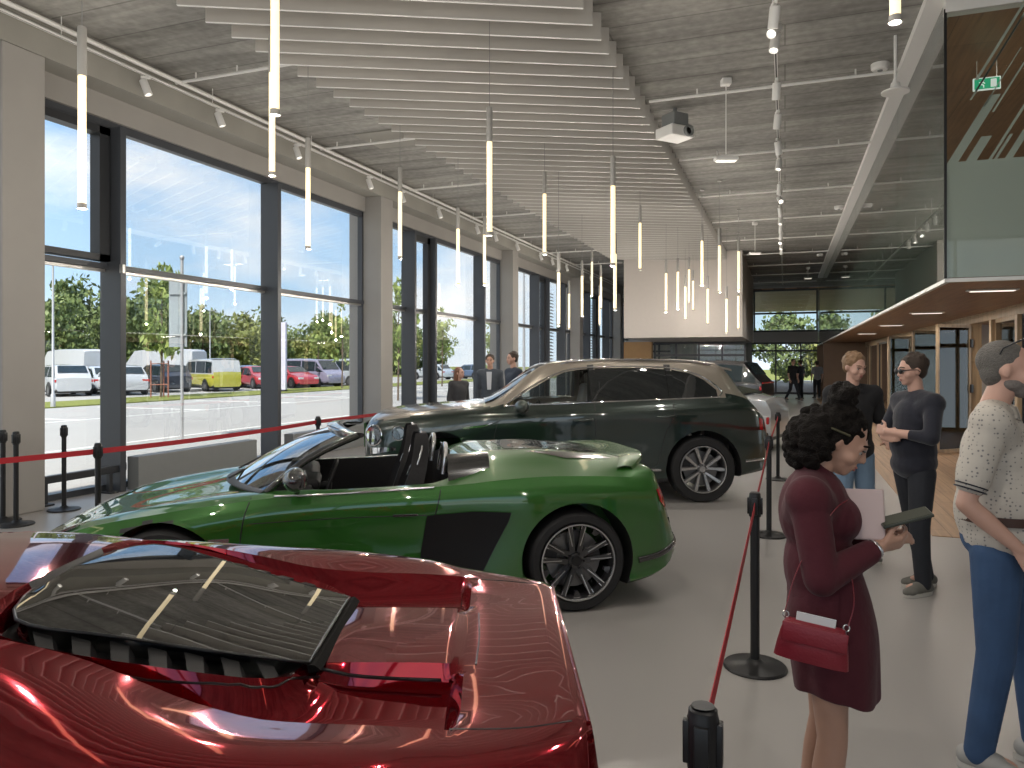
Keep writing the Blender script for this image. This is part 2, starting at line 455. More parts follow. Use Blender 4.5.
# glazed shop fronts under the soffit
f = MB()
f.bb((XR - .02, YG + .2, SOF - .16), (XR + .12, YE, SOF)); st('trim_shopfront_head', f, M_WOODT)
post_y = [9.6, 11.2, 13.05, 14.55, 16.1, 17.6, 19.1, 21., 23.2, 25.5, 28, 31, 34.5, 38]
for i, y in enumerate(post_y):
    f = MB(); f.bb((XR - .06, y, 0), (XR + .14, y + .13, SOF - .16), bev=.005); st('trim_post_%d' % (i + 1), f, M_WOODT)
for i, (y0, y1) in enumerate(zip(post_y, post_y[1:])):
    if i == 3: continue
    r = empty('window_%d' % (i + 10), (XR, y0 + .13, 0)); r['kind'] = 'structure'; L = y1 - y0 - .13
    f = MB()
    for (a, b) in (((0, .006), (L, .05)), ((0, 2.36), (L, 2.42)), ((0, .0), (.04, 2.42)), ((L - .04, .0), (L, 2.42))): f.bb((0, a[0], a[1]), (.05, b[0], b[1]))
    f.build('glazing_frame', M_DARK if i % 3 == 1 else M_WOODT, r)
    f = MB(); f.bb((.02, .04, .05), (.03, L - .04, 2.36)); f.build('pane', M_GLASSR, r)
glazed('window_29', (XR + 4.6, YG + .3), (XR + 4.6, YE), 0, SOF, 14, 2.1, .1, M_WOODT, M_GLASS)
for i, y in enumerate((12.2, 20.2, 29.)):
    f = MB(); f.bb((XR + .15, y, 0), (XRR, y + .12, SOF)); st('wall_partition_%d' % (i + 1), f, M_PLASTER)
# swung open glass doors
def open_door(n, hy, ang, M_f):
    r = empty('door_%d' % n, (XR - .06, hy, 0), ang); r['kind'] = 'structure'
    f = MB()
    for (a, b) in (((0, .03), (.05, 2.4)), ((.85, .03), (.9, 2.4)), ((0, .03), (.9, .09)), ((0, 2.34), (.9, 2.4))): f.bb((a[0], -.02, a[1]), (b[0], .02, b[1]))
    f.build('door_frame', M_f, r)
    f = MB(); f.bb((.05, -.005, .09), (.85, .005, 2.34)); f.build('pane', M_GLASSR, r)
    for z in (.4, 1.2, 2.05):
        f = MB(); f.box((0, 0, z), (.07, .09, .16), bev=.01); f.build('hinge', M_BLACK, r)
    f = MB(); f.tube([(.8, -.02, .95), (.8, -.09, .97), (.8, -.09, 1.33), (.8, -.02, 1.35)], .012); f.build('door_handle', M_BLACK, r)
open_door(1, 16.05, PI + .75, M_WOODT)
open_door(2, 19.05, PI + .8, M_WOODT)
open_door(3, 23.1, PI + .8, M_WOODT)
# brown end wall under the soffit
f = MB(); f.bb((XG, 36.0, 0), (XR + .1, 36.2, SOF)); st('wall_brown_end', f, M_WOODD)

# white box volume hanging over the far end
f = MB(); f.bb((-5.67, 27.5, 2.6), (-1.42, 37.3, CZ - .001)); st('wall_white_box', f, M_PLASTER)
f = MB(); f.bb((-6.85, 33.2, 0), (-5.6, 33.6, 2.6)); st('wall_plywood', f, M_WOODO)
glazed('window_26', (-5.6, 33.9), (-1.6, 33.9), 0, 2.6, 4, 2.0, .1, M_ANTH, M_GLASSR)
f = MB(); f.bb((-5.3, 36.9, 0), (-1.5, 37.1, 2.6)); st('wall_grey_panel', f, M_GREYBOX)
# end wall: glazed doors, fascia, upper glazing
M_PLASTG = mat('grey_plaster', (.42, .40, .38), .7)
glazed('window_27', (-7.9, YE), (XG + .4, YE), 0, 2.75, 8, 2.3, .1, M_DARK, M_GLASS)
f = MB(); f.bb((XW, YE - .1, 2.75), (XG, YE + .1, 3.3)); st('wall_end_fascia', f, M_PLASTG)
glazed('window_28', (-7.9, YE + .05), (XG, YE + .05), 3.3, CZ - .1, 3, 4.3, 0, M_DARK, M_GLASSR)
f = MB(); f.bb((XG - .05, YE - .1, 0), (XRR, YE + .1, SOF)); st('wall_end_right', f, M_WOODD)
# convector boxes at the windows
for i, (a, b) in enumerate(((7.5, 9.85), (10.8, 13.4), (15.9, 19.6))):
    f = MB(); f.bb((XC - .08, a, 0), (XC - .28, b, .44), bev=.008)
    o = f.build('convector_box', M_GREYBOX)
    root = tag(o, ['grey steel convector box under the nearest wide window, behind the green roadster', 'grey steel convector box between window mullion and white column, by the SUV nose', 'grey steel convector box under the second window bay'][i], 'radiator', 'convector boxes along the windows')

# ceiling slats, skewed across the hall
SL = Vector((.897, .4406, 0)); nsl = 61
Ls = (-1.96 + 5.84) / .897; rz = math.atan2(.4406, .897)
f = MB(); f.box((Ls / 2, 0, .157), (Ls, .024, .306)); f.box((Ls / 2, 0, .002), (Ls, .03, .004), mi=1); s0 = f.build('hanging_slat', [M_LOUVRE, M_WHITE])
for k in range(nsl):
    o = s0 if k == 0 else link(s0.copy())
    o.location = (-5.84, 1.92 + .4 * k, 5.35); o.rotation_euler.z = rz
    tag(o, 'long white metal slat hung edge-on under the concrete ceiling', 'ceiling slat', 'skewed ceiling slats', 'thing')
f = MB()
for x in (.35, Ls - .35):
    pass
# carriers above slats
for i, x in enumerate((-5.2, -2.6)):
    f = MB(); f.bb((x - .02, 3.2, 5.66), (x + .02, 27.3, CZ - .002)); tag(f.build('slat_carrier', M_WHITE), ['white carrier rail holding the slats, nearer the windows', 'white carrier rail holding the slats, nearer the centre track'][i], 'rail', 'slat carriers')

# white conduits across the ceiling
def yrod(k): return 4.62 + 3.34 * k
f = MB(); f.cyl((-7.95, 0, 0), (-5.95, 0, 0), .022, n=10)
for x in (-7.6, -6.9, -6.2): f.cyl((x, 0, 0), (x, 0, .10), .012, n=6)
left = f.build('ceiling_conduit', M_WHITE, smooth=40)
f = MB(); f.cyl((-1.9, 0, 0), (XG - .2, 0, 0), .022, n=10)
for x in (-1.2, -.1, .9): f.cyl((x, 0, 0), (x, 0, .10), .012, n=6)
right = f.build('ceiling_conduit', M_WHITE, smooth=40)
for src, k0, k1, lab in ((left, 0, 8, 'short white conduit running from the window beam to the slats'), (right, 1, 11, 'white conduit crossing the bare ceiling between slats and glass parapet')):
    for k in range(k0, k1):
        o = src if k == k0 else link(src.copy())
        o.location = (0, [4.62 + 3.42 * k, 4.25 + 3.4 * k][src is right], 5.58)
        tag(o, lab, 'conduit', lab.split(' ')[0] + ' conduits ' + ('by the windows' if src is left else 'by the parapet'))
# ================================================================ outside
M_ASPH = mat('pale_paving', (.34, .335, .32), .9, noise=.08, nscale=.6)
M_LINE = mat('white_road_paint', (.75, .75, .72), .8)
M_GRASS = mat('lawn', (.17, .19, .035), .95, noise=.35, nscale=3.)
M_TYRE = mat('tyre_rubber', (.015, .015, .016), .65)
M_RIMS = mat('alloy_rim', (.22, .22, .23), .3, metal=.8)
M_TINT = mat('tinted_car_glass', (.02, .03, .035), .05, spec=.8)
M_LAMPR = mat('red_tail_lamp', (.45, .015, .02), .15, coat=.5)
M_LAMPW = mat('clear_head_lamp', (.6, .62, .64), .1, coat=.5)
M_BARK = mat('bark', (.14, .10, .07), .9)
M_GLVS = mat('galvanised_post', (.42, .43, .44), .5, metal=.4)
gx = -25.6
def zone(name, a, b, z, m):
    f = MB(); f.bb((a[0], a[1], z - .2), (b[0], b[1], z)); o = f.build(name, m); o['kind'] = 'structure'; return o
zone('ground_forecourt', (gx, -60), (XW - .9, 75), -.02, M_ASPH)
zone('ground_car_park', (-45, -60), (gx - 3.6, 75), -.03, M_ASPH)
zone('ground_far_field', (-220, -120), (-45, 250), -.06, M_GRASS)
zone('ground_end_yard', (-45, 75), (60, 180), -.06, M_GRASS)
zone('ground_end_paving', (XW - .9, YE + .4), (40, 75), -.03, M_ASPH)
o = zone('grass', (gx - 3.6, -60), (gx, 75), .02, M_GRASS); o['kind'] = 'stuff'; tag(o, 'sunlit grass strip between the pale paving and the parked cars', 'grass')
f = MB()
for k in range(14):
    y = -4 + 5. * k
    f.bb((-24.6, y, -.02), (-19.6, y + .12, -.012))
f.bb((-19.6, -6, -.02), (-19.48, 70, -.012)); f.bb((-13.2, -6, -.02), (-13.08, 70, -.012))
st('trim_parking_lines', f, M_LINE)

def wheel_simple(parent, x, y, r, s):
    """s is +1 / -1 for the side the rim faces"""
    f = MB(); f.lathe([(r * .62, s * -.1), (r * .96, s * -.1), (r, s * -.07), (r, s * .07), (r * .96, s * .1), (r * .66, s * .1), (r * .62, s * .06)], (x, y, r), 20, 'Y')
    w_ = f.build('wheel', M_TYRE, parent, smooth=40)
    f = MB(); f.lathe([(.0, s * .04), (r * .6, s * .04), (r * .64, s * .09)], (x, y, r), 20, 'Y')
    for k in range(5):
        a = 2 * PI * k / 5; f.box((x + math.cos(a) * r * .32, y + s * .055, r + math.sin(a) * r * .32), (r * .58, .04, r * .12), rot=Euler((0, -a, 0)))
    f.build('rim', M_RIMS, w_, smooth=30)

KIND = {  # x stations as a share of the length, belt height, roof height, as shares of the total height
 'suv': dict(x=[-.5, -.485, -.42, -.28, -.20, -.05, .2, .38, .455, .495, .5], top=[.42, .55, .62, .66, .70, .98, 1., .97, .70, .58, .42], gh=(4, 8)),
 'hatch': dict(x=[-.5, -.48, -.42, -.30, -.22, -.04, .18, .34, .45, .49, .5], top=[.40, .50, .58, .64, .69, .98, 1., .95, .68, .56, .42], gh=(4, 8)),
 'sedan': dict(x=[-.5, -.48, -.42, -.25, -.18, -.02, .14, .24, .37, .485, .5], top=[.40, .52, .60, .66, .69, .98, 1., .95, .76, .70, .45], gh=(4, 8)),
 'van': dict(x=[-.5, -.49, -.45, -.36, -.33, -.21, .0, .3, .47, .495, .5], top=[.30, .38, .44, .50, .54, .96, 1., 1., .99, .94, .60], gh=(4, 9)),
 'minibus': dict(x=[-.5, -.49, -.465, -.43, -.40, -.27, .0, .3, .45, .49, .5], top=[.34, .42, .48, .54, .58, .97, 1., 1., .96, .60, .45], gh=(4, 8)),
}
def simple_car(name, label, cat, loc, rz, L, Wd, H, kind, col, top=None, group=None, windows=True, trimc=None, r=.34):
    """x forward is negative: the nose points to local -x"""
    root = empty(name, loc, rz, label, cat, group)
    K = KIND[kind]; hw = Wd / 2; zu = .28; belt = .58 if kind in ('suv', 'hatch', 'sedan') else .53
    f = MB(); rows = []
    sec = []
    for i, (xs, t) in enumerate(zip(K['x'], K['top'])):
        x = xs * L; zt = max(t * H, zu + .1); zb = min(belt * H, zt - .03)
        e = 1 - .16 * abs(xs * 2) ** 6
        w0 = hw * e; k = max(0, (zt - zb) / (H - belt * H)); wt = w0 * (1 - (.22 if kind in ('suv', 'hatch', 'sedan') else .10) * k)
        sec.append((x, zu, zb, zt, w0, wt))
        half = [(x, 0, zu), (x, w0 * .9, zu), (x, w0, zu + .12), (x, w0, (zu + zb) / 2 + .05), (x, w0 * .98, zb - .02), (x, w0 * .96, zb), (x, (w0 * .96 + wt) / 2 + .01, (zb + zt) / 2), (x, wt, zt - .06 * k), (x, wt * .9, zt - .01), (x, 0, zt + .02)]
        rows.append(half + [(p[0], -p[1], p[2]) for p in half[-2:0:-1]])
    V = f.grid(rows, closed=True); n = len(rows[0])
    f.bm.faces.new([V[0][k] for k in range(n)]); f.bm.faces.new([V[-1][k] for k in range(n)][::-1])
    body = f.build('body', [col], root, smooth=35)
    if top is not None:
        body.data.materials.append(top)
        for pl in body.data.polygons:
            if pl.center.z > belt * H + .01: pl.material_index = 1
    # glass bands
    a, b = K['gh']
    def side(s):
        f = MB()
        for j in range(a, b):
            x0, _, zb0, zt0, w0, wt0 = sec[j]; x1, _, zb1, zt1, w1, wt1 = sec[j + 1]
            if zt0 - zb0 < .04 and zt1 - zb1 < .04: continue
            g = .0 if j in (a, b - 1) else .05
            def q(x, zb, zt, w_, wt, k, dx=0): return (x + dx, s * (w_ * .96 * (1 - k) + wt * k + .012), zb * (1 - k) + zt * k)
            f.face([q(x0, zb0, zt0, w0, wt0, .08, g), q(x1, zb1, zt1, w1, wt1, .08, -g), q(x1, zb1, zt1, w1, wt1, .84, -g), q(x0, zb0, zt0, w0, wt0, .84, g)])
        f.build('side_window', M_TINT, root)
    if windows:
        for s in (1, -1): side(s)
    elif kind == 'van':
        for s in (1, -1):
            f = MB(); x0, _, zb0, zt0, w0, wt0 = sec[4]; x1 = sec[5][0] + .35
            f.face([(x0 + .1, s * (w0 * .97), zb0 + .05), (x1, s * (w0 * .97), zb0 + .05), (x1, s * (wt0 * .93), H * .86), (sec[5][0], s * (wt0 * .93), H * .86)]); f.build('side_window', M_TINT, root)
    for (j, nm) in ((a, 'windscreen'), (b - 1, 'rear_window')):
        if nm == 'rear_window' and not windows: continue
        x0, _, zb0, zt0, w0, wt0 = sec[j]; x1, _, zb1, zt1, w1, wt1 = sec[j + 1]
        f = MB(); nx = -(zt1 - zt0) / math.hypot(x1 - x0, zt1 - zt0) * .02; nz = (x1 - x0) / math.hypot(x1 - x0, zt1 - zt0) * .02
        def q(k, s): return (x0 + (x1 - x0) * k + nx, s * (wt0 + (wt1 - wt0) * k) * .86, zt0 + (zt1 - zt0) * k + nz + .02)
        f.face([q(.1, 1), q(.9, 1), q(.9, -1), q(.1, -1)]); f.build(nm, M_TINT, root)
    ax = .31 * L if kind != 'van' else .30 * L
    for x in (-ax, ax):
        for s in (1, -1):
            f = MB(); f.lathe([(0, 0), (r + .07, 0), (r + .07, s * .012)], (x, s * (hw + .001), r), 20, 'Y'); f.build('wheel_arch', M_BLACK, root)
            wheel_simple(root, x, s * (hw - .06), r, s)
    for s in (1, -1):
        f = MB(); f.box((L * .49, s * hw * .72, zu + (belt * H - zu) * .78), (.05, hw * .4, .14), bev=.02); f.build('tail_lamp', M_LAMPR, root)
        f = MB(); f.box((-L * .485, s * hw * .68, zu + (belt * H - zu) * .66), (.08, hw * .42, .14), bev=.02); f.build('headlamp', M_LAMPW, root)
        f = MB(); f.box((sec[a][0] + .25, s * (hw + .09), belt * H + .07), (.12, .2, .14), bev=.03); f.build('wing_mirror', trimc or M_BLACK, root)
    f = MB(); f.box((L * .497, 0, zu + .22), (.012, .52, .11)); f.build('number_plate', M_LINE, root)
    f = MB(); f.bb((-L * .49, -hw * .85, zu - .1), (L * .49, hw * .85, zu + .14), bev=.03); f.build('underside', M_BLACK, root)
    return root

def paint(name, col, metal=.25, rough=.35):
    return mat(name, col, rough, metal=metal, coat=1.)
PWHITE = paint('white_car_paint', (.47, .49, .51), 0); PSILV = paint('silver_car_paint', (.52, .56, .6), .3); PDARK = paint('dark_car_paint', (.035, .04, .055), .3)
PYEL = paint('lime_yellow_car_paint', (.42, .40, .05), 0); PRED = paint('red_car_paint', (.45, .03, .04), .1); PLIL = paint('lilac_grey_car_paint', (.33, .31, .42), .3); PBLUE = paint('blue_grey_car_paint', (.10, .15, .25), .3)

def gp(u, t): # ground point
    p = W((u - 512) / 740 * t, t); return (p.x, p.y, -.03)
R_ = math.radians
simple_car('crossover_car', 'white crossover with black rear spoiler, rear end towards the showroom, beside the thin lamp post', 'car', gp(62, 38.5), R_(-25), 4.5, 1.85, 1.6, 'suv', PWHITE)
simple_car('estate_car', 'pale silver car half hidden behind the nearest window mullion', 'car', gp(98, 41.5), R_(-25), 4.5, 1.8, 1.5, 'hatch', PSILV)
simple_car('hatchback_car', 'white car with blue tinted rear window, just past the nearest mullion', 'car', gp(119, 39.8), R_(-25), 4.4, 1.8, 1.55, 'hatch', PWHITE)
simple_car('panel_van', 'white high-roofed panel van at the tree line, left of the nearest mullion', 'van', gp(72, 48), R_(-10), 5.6, 2., 2.55, 'van', PWHITE, windows=False)
simple_car('panel_van', 'long white panel van parked behind the dark estate car', 'van', gp(160, 51), R_(8), 6.2, 2., 2.6, 'van', PWHITE, windows=False)
simple_car('estate_car', 'dark blue-black estate car between the white car and the yellow minibus', 'car', gp(160, 43.5), R_(-20), 4.6, 1.85, 1.6, 'suv', PDARK)
simple_car('minibus_car', 'lime-yellow minibus with a white roof', 'minibus', gp(211, 45), R_(-25), 4.7, 1.95, 1.92, 'minibus', PYEL, top=PWHITE)
simple_car('hatchback_car', 'dark blue car showing behind the tail of the yellow minibus', 'car', gp(243, 52), R_(-15), 4.2, 1.8, 1.5, 'hatch', PBLUE)
simple_car('hatchback_car', 'small red car left of the second mullion', 'car', gp(259, 49), R_(150), 4., 1.75, 1.45, 'hatch', PRED)
simple_car('hatchback_car', 'small red car right of the white banner totem', 'car', gp(292, 50), R_(160), 4., 1.75, 1.45, 'hatch', PRED)
simple_car('passenger_van', 'lilac-grey passenger van beyond the red cars', 'van', gp(311, 52.5), R_(170), 5., 1.95, 1.95, 'minibus', PLIL)
simple_car('delivery_van', 'silver van parked next to the white column, behind a sapling', 'van', gp(345, 55), R_(-15), 5., 1.95, 1.95, 'minibus', PSILV)
simple_car('hatchback_car', 'dark car parked far off, seen through the second window bay', 'car', gp(470, 76), R_(-15), 4.3, 1.8, 1.5, 'hatch', PBLUE)
simple_car('hatchback_car', 'pale car parked far off beside the dark one, second window bay', 'car', gp(432, 74), R_(-15), 4.3, 1.8, 1.5, 'hatch', PSILV)

# foliage
def leaf_mat(name, a, b):
    m = mat(name, a, .6, noise=.0)
    nt, N, L, bs = nodes_of(m)
    tc = N('ShaderNodeTexCoord'); n = N('ShaderNodeTexNoise', Scale=2.2); L(tc.outputs['Object'], n.inputs['Vector'])
    r = ramp(N, [(.35, a), (.65, b)]); L(n.outputs['Fac'], r.inputs[0]); L(r.outputs[0], bs.inputs['Base Color'])
    return m
ML1 = leaf_mat('dark_leaves', (.07, .11, .035), (.18, .23, .07)); ML2 = leaf_mat('olive_leaves', (.12, .15, .035), (.26, .28, .08)); ML3 = leaf_mat('sapling_leaves', (.13, .20, .05), (.30, .36, .10))
def crown_mesh(seed, n, size, shape):
    rr = random.Random(seed); f = MB()
    clumps = []
    for _ in range(shape[3]):
        a = rr.uniform(0, 2 * PI); h = rr.random(); rad = (math.sin(PI * (.12 + .8 * h)) ** .8) * rr.uniform(.35, 1)
        clumps.append((Vector((math.cos(a) * rad * shape[0], math.sin(a) * rad * shape[1], h * shape[2])), rr.uniform(.25, .5) * shape[4]))
    for _ in range(n):
        c, R = rr.choice(clumps)
        d = Vector((rr.gauss(0, 1), rr.gauss(0, 1), rr.gauss(0, 1))).normalized() * R * rr.uniform(.6, 1.05)
        p = c + d; s = size * rr.uniform(.6, 1.4)
        q = Euler((rr.uniform(0, 6), rr.uniform(0, 6), rr.uniform(0, 6))).to_matrix()
        f.face([p + q @ Vector((-s, 0, 0)), p + q @ Vector((0, -s * .5, 0)), p + q @ Vector((s, 0, 0)), p + q @ Vector((0, s * .5, 0))])
    return f
def tree_proto(name, seed, lm, n, size, shape, trunk, tr):
    root = empty(name)
    f = crown_mesh(seed, n, size, shape); f.build('foliage', lm, root, loc=(0, 0, trunk), fixn=False)
    f = MB(); rr = random.Random(seed)
    f.tube([(0, 0, -.1), (.02, .03, trunk), (0, .05, trunk + shape[2] * .7)], [tr, tr * .8, tr * .2], n=7)
    for k in range(6):
        a = rr.uniform(0, 6.28); h = trunk + shape[2] * (.1 + .1 * k)
        f.tube([(0, 0, h), (math.cos(a) * shape[0] * .5, math.sin(a) * shape[1] * .5, h + shape[2] * .15)], [tr * .4, tr * .1], n=5)
    f.build('trunk', M_BARK, root, smooth=60)
    return root
protos = [tree_proto('broadleaf_tree', 3, ML1, 2600, .26, (2.9, 2.9, 5.6, 34, 3.0), 1., .16),
          tree_proto('broadleaf_tree', 8, ML2, 2600, .24, (3.1, 2.7, 5.0, 30, 2.9), .8, .15),
          tree_proto('broadleaf_tree', 12, ML1, 2600, .24, (2.3, 2.5, 6.6, 34, 2.6), 1.1, .15)]
rr = random.Random(77); used = set(); n = 0
LT = 'one of the green broadleaf trees in the belt behind the parked cars'
for row, (dx, cnt) in enumerate(((0, 22), (4.5, 20))):
    for k in range(cnt):
        y = 12 + 4.6 * k + rr.uniform(-.5, .5) + row * 1.9; x = -51 - dx * 1.6 + rr.uniform(-1.5, 1.5) + (0 if y < 60 else -(y - 60) * .05)
        j = rr.choice((0, 1, 2)); src = protos[j]
        if j in used: o = copy_tree(src)
        else: o = src; used.add(j)
        s = rr.uniform(.78, 1.06); o.location = (x, y, -.06); o.rotation_euler.z = rr.uniform(0, 6.28); o.scale = (s * 1.1, s * 1.1, s)
        tag(o, LT, 'tree', 'trees behind the car park')
# end of the hall, outside
for k in range(7):
    o = copy_tree(protos[k % 3]); o.location = (-13 + 4.2 * k + rr.uniform(-.5, .5), 68 + rr.uniform(-2, 3), -.06); o.rotation_euler.z = k; o.scale = (1., 1., .8)
    tag(o, 'green tree standing outside the glazed far end of the hall', 'tree', 'trees outside the far end')
f = MB(); f.bb((-9, YE + .5, 5.6), (9, 61, 5.8)); o = f.build('ceiling_reflection_standin', M_WOODC); o['kind'] = 'structure'  # added canopy, brown underside stands in for the wood ceiling mirrored in the glazing
for i, (x, y) in enumerate(((-8.6, 51), (-8.6, 60.5), (5, 60.5), (8.6, 51))):
    f = MB(); f.bb((x - .15, y - .15, -.05), (x + .15, y + .15, 5.6)); st('wall_standin_column_%d' % (i + 1), f, M_COLUMN)  # supports added to carry the stand-in canopy
# saplings in the grass strip
sap = tree_proto('young_tree', 21, ML3, 520, .17, (.75, .75, 3.9, 16, 1.2), 2.0, .05)
sapn = tree_proto('young_tree', 25, ML3, 300, .15, (.8, .8, 3.6, 12, 1.0), 1.7, .05)
sl = [(161, 35.5, sap, 1.12, 'young tree with staked trunk on the grass strip, beside the road sign'), (342, 47.5, sapn, 1.05, 'thin young tree on the grass in front of the silver van'), (353, 52, sapn, .9, 'slender young tree hard against the first white column past the van'),
      (398, 33, sap, .95, 'young tree just past the first column, at the start of the second bay'), (442, 52, sapn, 1.05, 'sparse young tree in the middle of the second window bay'), (490, 46, sapn, .8, 'young tree near the third column'), (318, 58, sapn, .9, 'spindly young tree behind the lilac van'), (404, 40, sapn, .8, 'spindly young tree behind the sapling past the first column')]
done = set()
for (u, t, src, s, lab) in sl:
    o = src if src.name not in done else copy_tree(src); done.add(src.name)
    g = gp(u, t); o.location = (g[0], g[1], 0.0); o.scale = (s, s, s); tag(o, lab, 'tree', 'saplings in the grass strip')
f = MB()
for a in range(3):
    x = .45 * math.cos(a * 2.1); y = .45 * math.sin(a * 2.1); f.cyl((x, y, -.05), (x, y, 1.75), .035, n=8)
for a in range(3):
    x = .45 * math.cos(a * 2.1); y = .45 * math.sin(a * 2.1); x2 = .45 * math.cos(a * 2.1 + 2.1); y2 = .45 * math.sin(a * 2.1 + 2.1)
    for z in (.6, 1.6): f.cyl((x, y, z), (x2, y2, z), .025, n=6)
g = gp(161, 35.5); tag(f.build('tree_stake_frame', mat('red_brown_timber', (.30, .12, .08), .7), loc=(g[0], g[1], .02)), 'red-brown timber stake frame around the young tree by the sign', 'tree stake')
# posts and signs
def post(u, t, h, r, lab, nm='lamp_post', cat='lamp post', head=True):
    g = gp(u, t); root = empty(nm, (g[0], g[1], -.03), 0, lab, cat)
    f = MB(); f.lathe([(r * 1.8, 0), (r * 1.6, .5), (r, .55), (r * .7, h)], n=12); f.build('pole', M_GLVS, root, smooth=40)
    if head:
        f = MB(); f.box((.2, 0, h + .02), (.55, .16, .07), bev=.02); f.build('lamp_head', M_GLVS, root)
    return root
post(53, 27.8, 5.45, .05, 'thin grey lamp post rising from the grass beside the white crossover')
post(354, 50, 7., .07, 'grey lamp post standing beside the first white column')
post(210, 62, 6., .06, 'distant lamp post among the trees above the yellow minibus')
post(624 * 0 + 524, 40, 7., .08, 'grey lamp post seen through the third window bay')
g = gp(182, 16.2); root = empty('road_sign', (g[0], g[1], -.02), YAW, 'tall grey road sign seen from behind on a galvanised pole outside the big window', 'sign')
f = MB(); f.lathe([(.033, 0), (.033, 3.95), (.0, 3.96)], n=12); f.build('pole', M_GLVS, root, smooth=40)
f = MB(); f.bb((-.30, .035, 2.05), (-.09, .06, 3.5)); f.bb((-.085, .035, 2.05), (.09, .06, 3.5))
for z in (2.3, 3.2): f.bb((-.28, .0, z), (.08, .036, z + .05))
f.build('sign_panel', mat('sign_back_grey', (.30, .34, .36), .5), root)
f = MB(); f.sph((0, 0, 4.0), (.05, .05, .06)); f.build('finial', M_GLVS, root, smooth=60)
g = gp(281, 42.5); root = empty('banner_totem', (g[0], g[1], -.02), YAW - .3, 'pale lilac banner totem standing on the grass beside the second mullion', 'banner')
f = MB(); f.bb((-.55, -.09, .12), (.35, .09, 4.0), bev=.02); f.build('banner_panel', mat('lilac_white_panel', (.62, .60, .72), .5), root)
f = MB(); f.bb((-.5, -.2, 0), (.3, .2, .12)); f.build('base', M_DARK, root)
# dark rail by the glass
f = MB(); f.box((0, 0, 0), (.08, 1.15, .09), bev=.01)
root = f.build('floor_rail', M_DARK, loc=(-8.22, 6.75, .30)); tag(root, 'low black rail behind the first barrier posts, in front of the nearest glass', 'rail')
f = MB()
for y in (-.45, .45): f.box((0, y, -.165), (.05, .05, .25)); f.box((0, y, -.29), (.18, .12, .02))
f.build('foot', M_DARK, root)
f = MB(); f.box((.0, .62, .02), (.10, .12, .12), bev=.02); f.build('clamp', M_BLACK, root)
# ================================================================ lamps and ceiling fixtures
M_SOCK = mat('grey_lamp_socket', (.36, .35, .33), .45)
def pendant_proto():
    root = empty('pendant_lamp')
    f = MB(); f.lathe([(.028, 0), (.030, .01), (.030, .99), (.028, 1.)], n=18); f.build('light_tube', M_LED, root, smooth=40)
    f = MB(); f.lathe([(.032, 0), (.034, .003), (.034, .37), (.03, .38), (.0, .38)], n=18); f.build('lamp_socket', M_SOCK, root, smooth=40, loc=(0, 0, 1.0))
    f = MB(); f.lathe([(.0, -.03), (.034, -.03), (.034, .01), (.03, .012)], n=18); f.build('end_cap', M_SOCK, root, smooth=40)
    f = MB(); f.cyl((0, 0, 0), (0, 0, 1), .004, n=5); f.build('cable', M_CABLE, root, loc=(0, 0, 1.38))
    f = MB(); f.lathe([(.05, 0), (.05, .03), (.0, .03)], n=16); f.build('ceiling_rose', M_SOCK, root, loc=(0, 0, 2.3))
    return root
PD = [(82, 76, 205, 'glowing tube pendant hanging nearest the first concrete column'), (275, -30, 111, 'longest-looking tube pendant, cut by the top edge over the slats'), (272, 73, 173, 'tube pendant hanging just below the topmost one, its top hidden behind it'),
 (308, 168, 247, 'tube pendant in front of the window right of the second mullion'), (400, 192, 257, 'tube pendant in front of the gap after the first white column'), (458, 229, 284, 'tube pendant crossing the wide pane of the second bay'),
 (489.5, 142, 233, 'big bright tube pendant alone under the slats above the second bay'), (484.5, 235, 284, 'tube pendant right below the big bright one'), (544.5, 194, 253, 'tube pendant between the two big bright ones, above the third column'),
 (613, 186, 264, 'tall bright tube pendant left of the white box'), (615, 254, 309, 'tube pendant directly below the tall bright one by the white box'), (640, 223, 269, 'tube pendant against the slats, just left over the white box'),
 (558.6, 272.7, 324.5, 'tube pendant in front of the louvred third bay, nearer one'), (591.9, 262, 295, 'small tube pendant high up between third and fourth bays'), (582, 276, 316, 'small tube pendant in front of the fourth column'),
 (569, 294, 328.6, 'small tube pendant low beside the third bay pendant'), (601, 277, 308, 'small tube pendant left of the pair by the white box'), (599.5, 296, 324.5, 'lowest small tube pendant before the fourth bay'),
 (666.1, 273.4, 311, 'leftmost tube pendant in front of the white box'), (677.8, 272, 308.6, 'second tube pendant from the left on the white box'), (689, 269.7, 302, 'tallest in the tight trio of pendants on the white box'), (685.3, 286.8, 318, 'lowest in the tight trio of pendants on the white box'), (693, 281, 310, 'rightmost in the tight trio of pendants on the white box'),
 (702, 241, 284.4, 'higher tube pendant above the trio on the white box'), (707.8, 289, 323.6, 'low tube pendant in the middle of the white box'), (719.5, 245.8, 291.5, 'large tube pendant near the white box corner, high up'), (726.6, 299, 332.5, 'lowest tube pendant near the white box bottom edge'),
 (738.7, 251.6, 290, 'upper tube pendant at the very corner of the white box'), (738.3, 296, 328.5, 'lower tube pendant at the very corner of the white box')]
pp = pendant_proto()
for i, (u, a, b, lab) in enumerate(PD):
    t = 740 / (b - a); p = P(u, b, t)
    o = pp if i == 0 else copy_tree(pp)
    o.location = p
    for c in o.children:
        if c.name.startswith('cable'): c.scale.z = CZ - p.z - 1.38
        if c.name.startswith('ceiling_rose'): c.location.z = CZ - p.z - .03
    tag(o, lab, 'pendant lamp', 'tube pendants')
PX = [(-3.2, 2.2), (-1.2, 3.4), (.6, 4.8), (-5.2, 1.4), (-2.2, -.8), (1.4, .8), (-4.6, -3.), (.2, -3.2), (-6.3, 3.4), (-.4, 1.6)]
